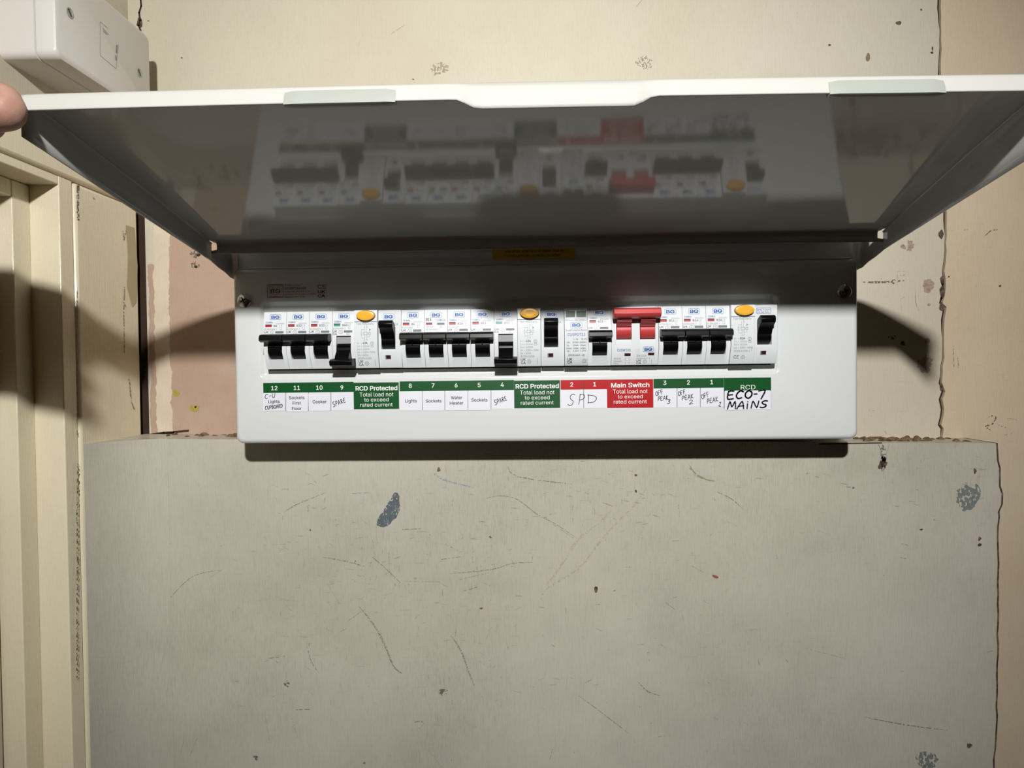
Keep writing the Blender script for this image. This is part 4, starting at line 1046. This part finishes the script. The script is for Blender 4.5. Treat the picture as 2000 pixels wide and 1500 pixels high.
text(ik, 'UK', PITCH_+.0012, dt(41.2), .0015, yfm, align='l', bold=.02, width=.0036); text(ik, 'CA', PITCH_+.0012, dt(43.0), .0015, yfm, align='l', bold=.02, width=.0036)
circ_s(gr, PITCH_+.0076, dt(41.2), .0013, yfm); gr.ribbon([(PITCH_+.0126, dt(42.8)), (PITCH_+.0126, dt(39))], .00018, yfm)
printed(ms, [('logo_fill', fl, M_logofill), ('blue_lettering', bl, M_blue), ('grey_lettering', gr, M_grey), ('black_lettering', ik, M_ink)])
for xa, d_ in ((.0098, 34.9), (PITCH_+.0098, 34.6)):
    mb = MB(); mb.rect(xa, xa+.0046, dt(d_+2), dt(d_), yfm); mb.build('flag_window', M_windark, ms, local=True)

# ------------------------------------------------------------------ labels under the devices
YL = -0.00012
def PL(u, v): return P(u, v, 0)
def quadlabel(parent, name, u0, u1, v0, v1, m, y, tilt=-0.0128, thick=0.0001, r=0.0):
    """label sheet; v grows downwards; tilt follows the row"""
    xa, za = PL(u0, v1); xb, zb_ = PL(u1, v1 + tilt*(u1-u0)); _, zc = PL(u0, v0); _, zd = PL(u1, v0 + tilt*(u1-u0))
    mb = MB()
    if r:
        lp = lambda yy: [(p[0], yy, p[2]) for p in rrect(xa, xb, (za+zb_)/2, (zc+zd)/2, r, 0, 4)]
        mb.loft([lp(y+thick), lp(y)], False, True)
    else:
        lp = lambda yy: [(xa, yy, za), (xb, yy, zb_), (xb, yy, zd), (xa, yy, zc)]
        mb.loft([lp(y+thick), lp(y)], False, True)
    return mb.build(name, m, parent)
def lettering(parent, items, m, y, name='lettering', bold=0.0):
    mb = MB()
    for it in items:
        s_, u, v, h = it[:4]; wd = it[4] if len(it) > 4 else None; bo = it[5] if len(it) > 5 else bold
        X_, Z_ = PL(u, v); k = -C0[1]/FPX
        text(mb, s_, X_, Z_, h*k, lambda x, z: y, width=wd*k if wd else None, bold=bo, rot=0.004)
    return mb.build(name, m, parent)
def strip(u0, u1, vt, vm, vb, cells, m, label, hand, dividers):
    X_, Z_ = PL((u0+u1)/2, vb)
    t = thing('label_strip', (X_, 0, Z_), label, 'label', 'numbered strips under the breakers')
    quadlabel(t, 'paper_band', u0, u1, vm, vb, M_paper, YL); quadlabel(t, 'number_band', u0, u1, vt, vm, m, YL-0.00003)
    lettering(t, [(s_, u, v, 8.2, None, .02) for s_, u, v in cells], M_wink, YL-0.00008, 'numbers')
    mb = MB()
    for u, v in dividers:
        a = PL(u, v+1-(vm-vt)); b = PL(u, v+vb-vm-1); mb.ribbon([a, b], 0.00035, lambda x, z: YL-0.00007)
    mb.build('divider_lines', M_ink, t)
    if hand:
        mb = MB()
        for h_ in hand: handwrite(mb, *h_[:5], YL-0.0001, *h_[5:])
        mb.build('handwriting', M_pen, t)
    return t
# strip A: 12 11 10 9
strip(514.5, 690.8, 748, 767.6, 803, [('12', 536, 762), ('11', 580, 761.5), ('10', 624, 761), ('9', 668, 761)], M_lgreen,
      'green number strip marked 12 to 9, at the left end of the row', [('SPARE', 651, 795, 5.0, 9.5, 1.1, .38, .12, 1.15, .05)], [(558.3, 768), (602.5, 767.5), (646.5, 767)])
strip(780.8, 1004, 745, 764.5, 801, [('8', 801.5, 757.5), ('7', 846, 757), ('6', 891, 756.5), ('5', 936, 756), ('4', 981, 755.5)], M_lgreen,
      'green number strip marked 8 to 4, in the middle of the row', [('SPARE', 967, 791.5, 4.8, 9.5, 1.1, .42, .12, 1.15, .05)], [(825, 764.6), (869, 764), (914, 763), (959, 762.6)])
strip(1095, 1185.5, 742.5, 761.3, 798, [('2', 1116.5, 755), ('1', 1161.5, 754.5)], M_lred,
      'red number strip marked 2 and 1, left of the main switch label', [('S', 1109, 792, 12, 22, 1.2, 0, .15), ('P', 1129, 790, 14, 20, 1.2, 0, 0.05), ('D', 1147, 787, 20, 16, 1.2, 0, 0)], [(1140, 761)])
strip(1276.5, 1413.5, 740, 758.8, 796, [('3', 1298.5, 751.8), ('2', 1344.5, 751), ('1', 1390, 750.4)], M_lgreen,
      'green number strip marked 3 to 1, right of the main switch label',
      [('OFF', 1281, 773.5, 4.5, 8, 1.1, .3, .15), ('PEAK', 1285, 783, 4.6, 8, 1.1, .12, .1), ('3', 1303, 788, 6, 8, 1.2, 0, .1),
       ('OFF', 1325, 773.5, 4.5, 8, 1.1, .3, .15), ('PEAK', 1332, 782, 5.2, 8, 1.1, .2, .1), ('2', 1346, 789.5, 8, 8, 1.2, .1, .1),
       ('OFF', 1371, 780, 4.8, 8.5, 1.1, .4, .15), ('PEAK', 1381, 788, 5, 8.5, 1.1, .2, .1), ('1', 1401, 792, 8, 8, 1.2, -.3, .1)], [(1322.3, 759), (1367.7, 758.2)])
def big(u0, u1, v0, v1, m, title, label, name='warning_label'):
    X_, Z_ = PL((u0+u1)/2, v1); uc = (u0+u1)/2
    t = thing(name, (X_, 0, Z_), label, 'label')
    quadlabel(t, 'printed_sheet', u0, u1, v0, v1, m, YL-0.00002, -0.012, r=0.0003)
    lettering(t, [(title, uc, v0+14.8, 8.6, (u1-u0)*.94 if 'RCD' in title else (u1-u0)*.82, .035), ('Total load not', uc, v0+26.7, 7.8, 67), ('to exceed', uc, v0+36.5, 7.2, 48.5), ('rated current', uc, v0+46.5, 7.2, 64)], M_wink, YL-0.00008)
    return t
big(691.3, 779.6, 747.5, 799.3, M_lgreen, 'RCD Protected', 'green RCD Protected label, the left one, between numbers 9 and 8')
big(1004.5, 1094, 743.5, 797.5, M_lgreen, 'RCD Protected', 'green RCD Protected label, the right one, between number 4 and the red strip')
big(1185.8, 1276, 741.5, 797, M_lred, 'Main Switch', 'red Main Switch label with white lettering, in the label row')
t = thing('end_label', PL(1460, 768)[0:1] + (0,) + PL(1460, 768)[1:2], 'green RCD label at the right end of the row', 'label')
quadlabel(t, 'printed_sheet', 1414, 1506, 738.2, 798, M_lgreen, YL-0.00002, -0.011)
lettering(t, [('RCD', 1461, 760.5, 8.4, 28)], M_wink, YL-0.00008)
def sticker(u0, u1, v0, v1, lines, label, hand=None, h=6.0, pen=M_pen):
    X_, Z_ = PL((u0+u1)/2, v1)
    t = thing('paper_sticker', (X_, 0, Z_), label, 'label', 'white circuit name stickers')
    quadlabel(t, 'paper', u0, u1, v0, v1, M_paper, YL-0.00022, -0.010, 0.00012, r=0.0011)
    if lines: lettering(t, lines, M_ink, YL-0.00028, bold=0.022)
    if hand:
        mb = MB()
        for h_ in hand: handwrite(mb, *h_[:5], YL-0.0003, *h_[5:])
        mb.build('handwriting', pen, t)
    return t
sticker(515.2, 557.6, 768.2, 802.6, [('Lights', 535.5, 787.2, 6.2, 23)], 'white sticker reading Lights with handwriting above and below, under number 12',
        [('C-U', 517.5, 779, 6.4, 8.5, 1.1, .12, .1), ('CUPBOARD', 518, 800.3, 4.0, 7, 1.1, .12, .1, 1.12)])
sticker(559.3, 601.8, 767.8, 804.3, [('Sockets', 580, 779.5, 6.0, 31), ('First', 580, 790, 6.0, 16.5), ('Floor', 580, 800.8, 6.0, 19.5)], 'white sticker reading Sockets First Floor, under number 11')
sticker(603.0, 645.8, 766.8, 802.8, [('Cooker', 624.5, 787.5, 6.2, 28)], 'white sticker reading Cooker, under number 10')
sticker(781.0, 824.2, 764.6, 802.2, [('Lights', 803, 786, 6.2, 23)], 'white sticker reading only Lights, under number 8')
sticker(825.6, 868.4, 764.0, 802.2, [('Sockets', 847, 786, 6.0, 31)], 'white sticker reading Sockets, left of the Water Heater one')
sticker(869.8, 913.2, 763.6, 801.6, [('Water', 892, 779.5, 6.0, 22.5), ('Heater', 892, 790, 6.0, 27)], 'white sticker reading Water Heater, under number 6')
sticker(914.6, 958.2, 763.6, 801.2, [('Sockets', 936.5, 784, 6.0, 31.5)], 'white sticker reading Sockets, right of the Water Heater one')
sticker(1415, 1505.5, 763.0, 801.0, [], 'wide white sticker with bold black handwriting ECO-7 MAINS',
        [('ECO', 1420, 779.5, 14, 15, 3.0, .03, .12, 1.2), ('-', 1471, 774, 9, 8, 3.0, 0, 0), ('7', 1480, 779, 14, 16, 3.0, 0, .1), ('MA', 1421, 799, 15, 14, 2.6, .02, .2, 1.2), ('i', 1455, 798, 10, 15, 2.6, 0, .1), ('NS', 1467, 797, 14, 13, 2.6, .03, .2, 1.2)], pen=M_ink)

# ------------------------------------------------------------------ hand holding the lid's left corner
def hand():
    t = thing('person', (-0.33, -0.26, 0.13), 'bare hand of a person gripping the left corner of the raised lid', 'person')
    mb = MB()
    def sph(c, r, n=10):
        m_ = [[(c[0]+r*math.sin(a)*math.cos(b), c[1]+r*math.sin(a)*math.sin(b), c[2]+r*math.cos(a)) for b in [k/14*6.2832 for k in range(14)]] for a in np.linspace(0.05, math.pi-0.05, n)]
        mb.loft(m_, True, True)
    def chain(pts, squash=None):
        for (a, ra), (b, rb) in zip(pts[:-1], pts[1:]):
            a = Vector(a); b = Vector(b); L_ = (b-a).length; n = max(2, int(L_/0.0025))
            for i in range(n+1): sph(a.lerp(b, i/n), ra+(rb-ra)*i/n)
    # thumb, nail towards the camera
    chain([((-.338, -.262, .135), .016), ((-.312, -.240, .158), .0135), ((-.288, -.224, .172), .0112), ((-.266, -.2185, .1765), .0114), ((-.2480, -.2160, .1775), .0098)])
    for dz in (-.0025, .0025): chain([((-.272, -.2165, .178+dz), .0095), ((-.2495, -.2145, .1795+dz), .0085)])
    # index on top of the plate, the others folded below it outside the lid
    chain([((-.352, -.235, .183), .0108), ((-.332, -.210, .188), .0102), ((-.300, -.203, .184), .0094), ((-.2665, -.203, .1765), .0080)])
    chain([((-.362, -.232, .168), .0110), ((-.338, -.205, .172), .0104), ((-.300, -.202, .167), .0098), ((-.2725, -.209, .1610), .0090)])
    chain([((-.366, -.236, .150), .0108), ((-.342, -.208, .153), .0102), ((-.302, -.204, .150), .0098), ((-.2730, -.212, .1440), .0088)])
    chain([((-.368, -.246, .134), .0100), ((-.348, -.216, .135), .0096), ((-.308, -.208, .133), .0092), ((-.2705, -.214, .1290), .0084)])
    chain([((-.362, -.250, .150), .018), ((-.330, -.238, .150), .014), ((-.304, -.230, .148), .012)]); chain([((-.334, -.226, .172), .013), ((-.306, -.222, .168), .012), ((-.284, -.216, .166), .0100)])
    # palm and forearm
    chain([((-.352, -.238, .182), .014), ((-.360, -.258, .158), .019), ((-.368, -.286, .128), .021), ((-.384, -.325, .094), .0205)])
    chain([((-.352, -.240, .140), .017), ((-.362, -.262, .122), .019), ((-.380, -.300, .098), .019)])
    chain([((-.336, -.232, .150), .0150), ((-.326, -.232, .132), .0150), ((-.340, -.244, .118), .0140), ((-.372, -.288, .100), .017)]); chain([((-.332, -.252, .142), .017), ((-.366, -.284, .115), .019), ((-.384, -.320, .090), .0195)])
    o = mb.build('hand_source', M_skin, t)
    rm = o.modifiers.new('r', 'REMESH'); rm.mode = 'VOXEL'; rm.voxel_size = 0.0014; rm.use_smooth_shade = True
    sm = o.modifiers.new('s', 'SMOOTH'); sm.factor = 0.6; sm.iterations = 9
    bpy.context.view_layer.update(); dg = bpy.context.evaluated_depsgraph_get()
    me = bpy.data.meshes.new_from_object(o.evaluated_get(dg)); me.name = 'hand'
    bpy.data.objects.remove(o)
    me.materials.clear(); me.materials.append(M_skin)
    h = bpy.data.objects.new('hand', me); sc.collection.objects.link(h); h.parent = t
    for p_ in me.polygons: p_.use_smooth = True
    # thumbnail: a curved plate lying on the camera side of the thumb tip
    mb = MB(); rows = []
    for i in range(9):
        a = i/8; x = -0.2600 + 0.0168*a; hw = 0.0066*math.sqrt(max(0.22, 1-(max(0, a-0.55)/0.46)**2)) * (0.93+0.07*math.sin(a*3))
        row = []
        for j in range(9):
            b = -1+2*j/8; row.append((x, -0.2288 + 0.0010*a + 0.0046*a**3 + 0.0024*b*b, 0.1772 + 0.0006*a + b*hw))
        rows.append(row)
    mb.raw([p for r_ in rows for p in r_], [(i*9+j, i*9+j+1, (i+1)*9+j+1, (i+1)*9+j) for i in range(8) for j in range(8)])
    mb.build('thumbnail', M_nail, t, smooth=True, solid=0.0005)
    # sleeve over the forearm
    mb = MB(); A = Vector((-.386, -.312, .098)); B = Vector((-.47, -.60, -.10)); dr = (B-A).normalized(); u_ = dr.orthogonal().normalized(); v_ = dr.cross(u_)
    lp = []
    for k in range(9):
        c_ = A.lerp(B, k/8); rr_ = 0.030 + 0.016*k/8 + 0.0015*math.sin(k*2.2)
        lp.append([tuple(c_ + u_*math.cos(a)*rr_ + v_*math.sin(a)*rr_) for a in [i/20*6.2832 for i in range(20)]])
    mb.loft(lp, True, True); mb.build('sleeve', M_sleeve, t, smooth=True)
hand()

for o in list(bpy.data.objects):
    if '_loc' in o: del o['_loc']
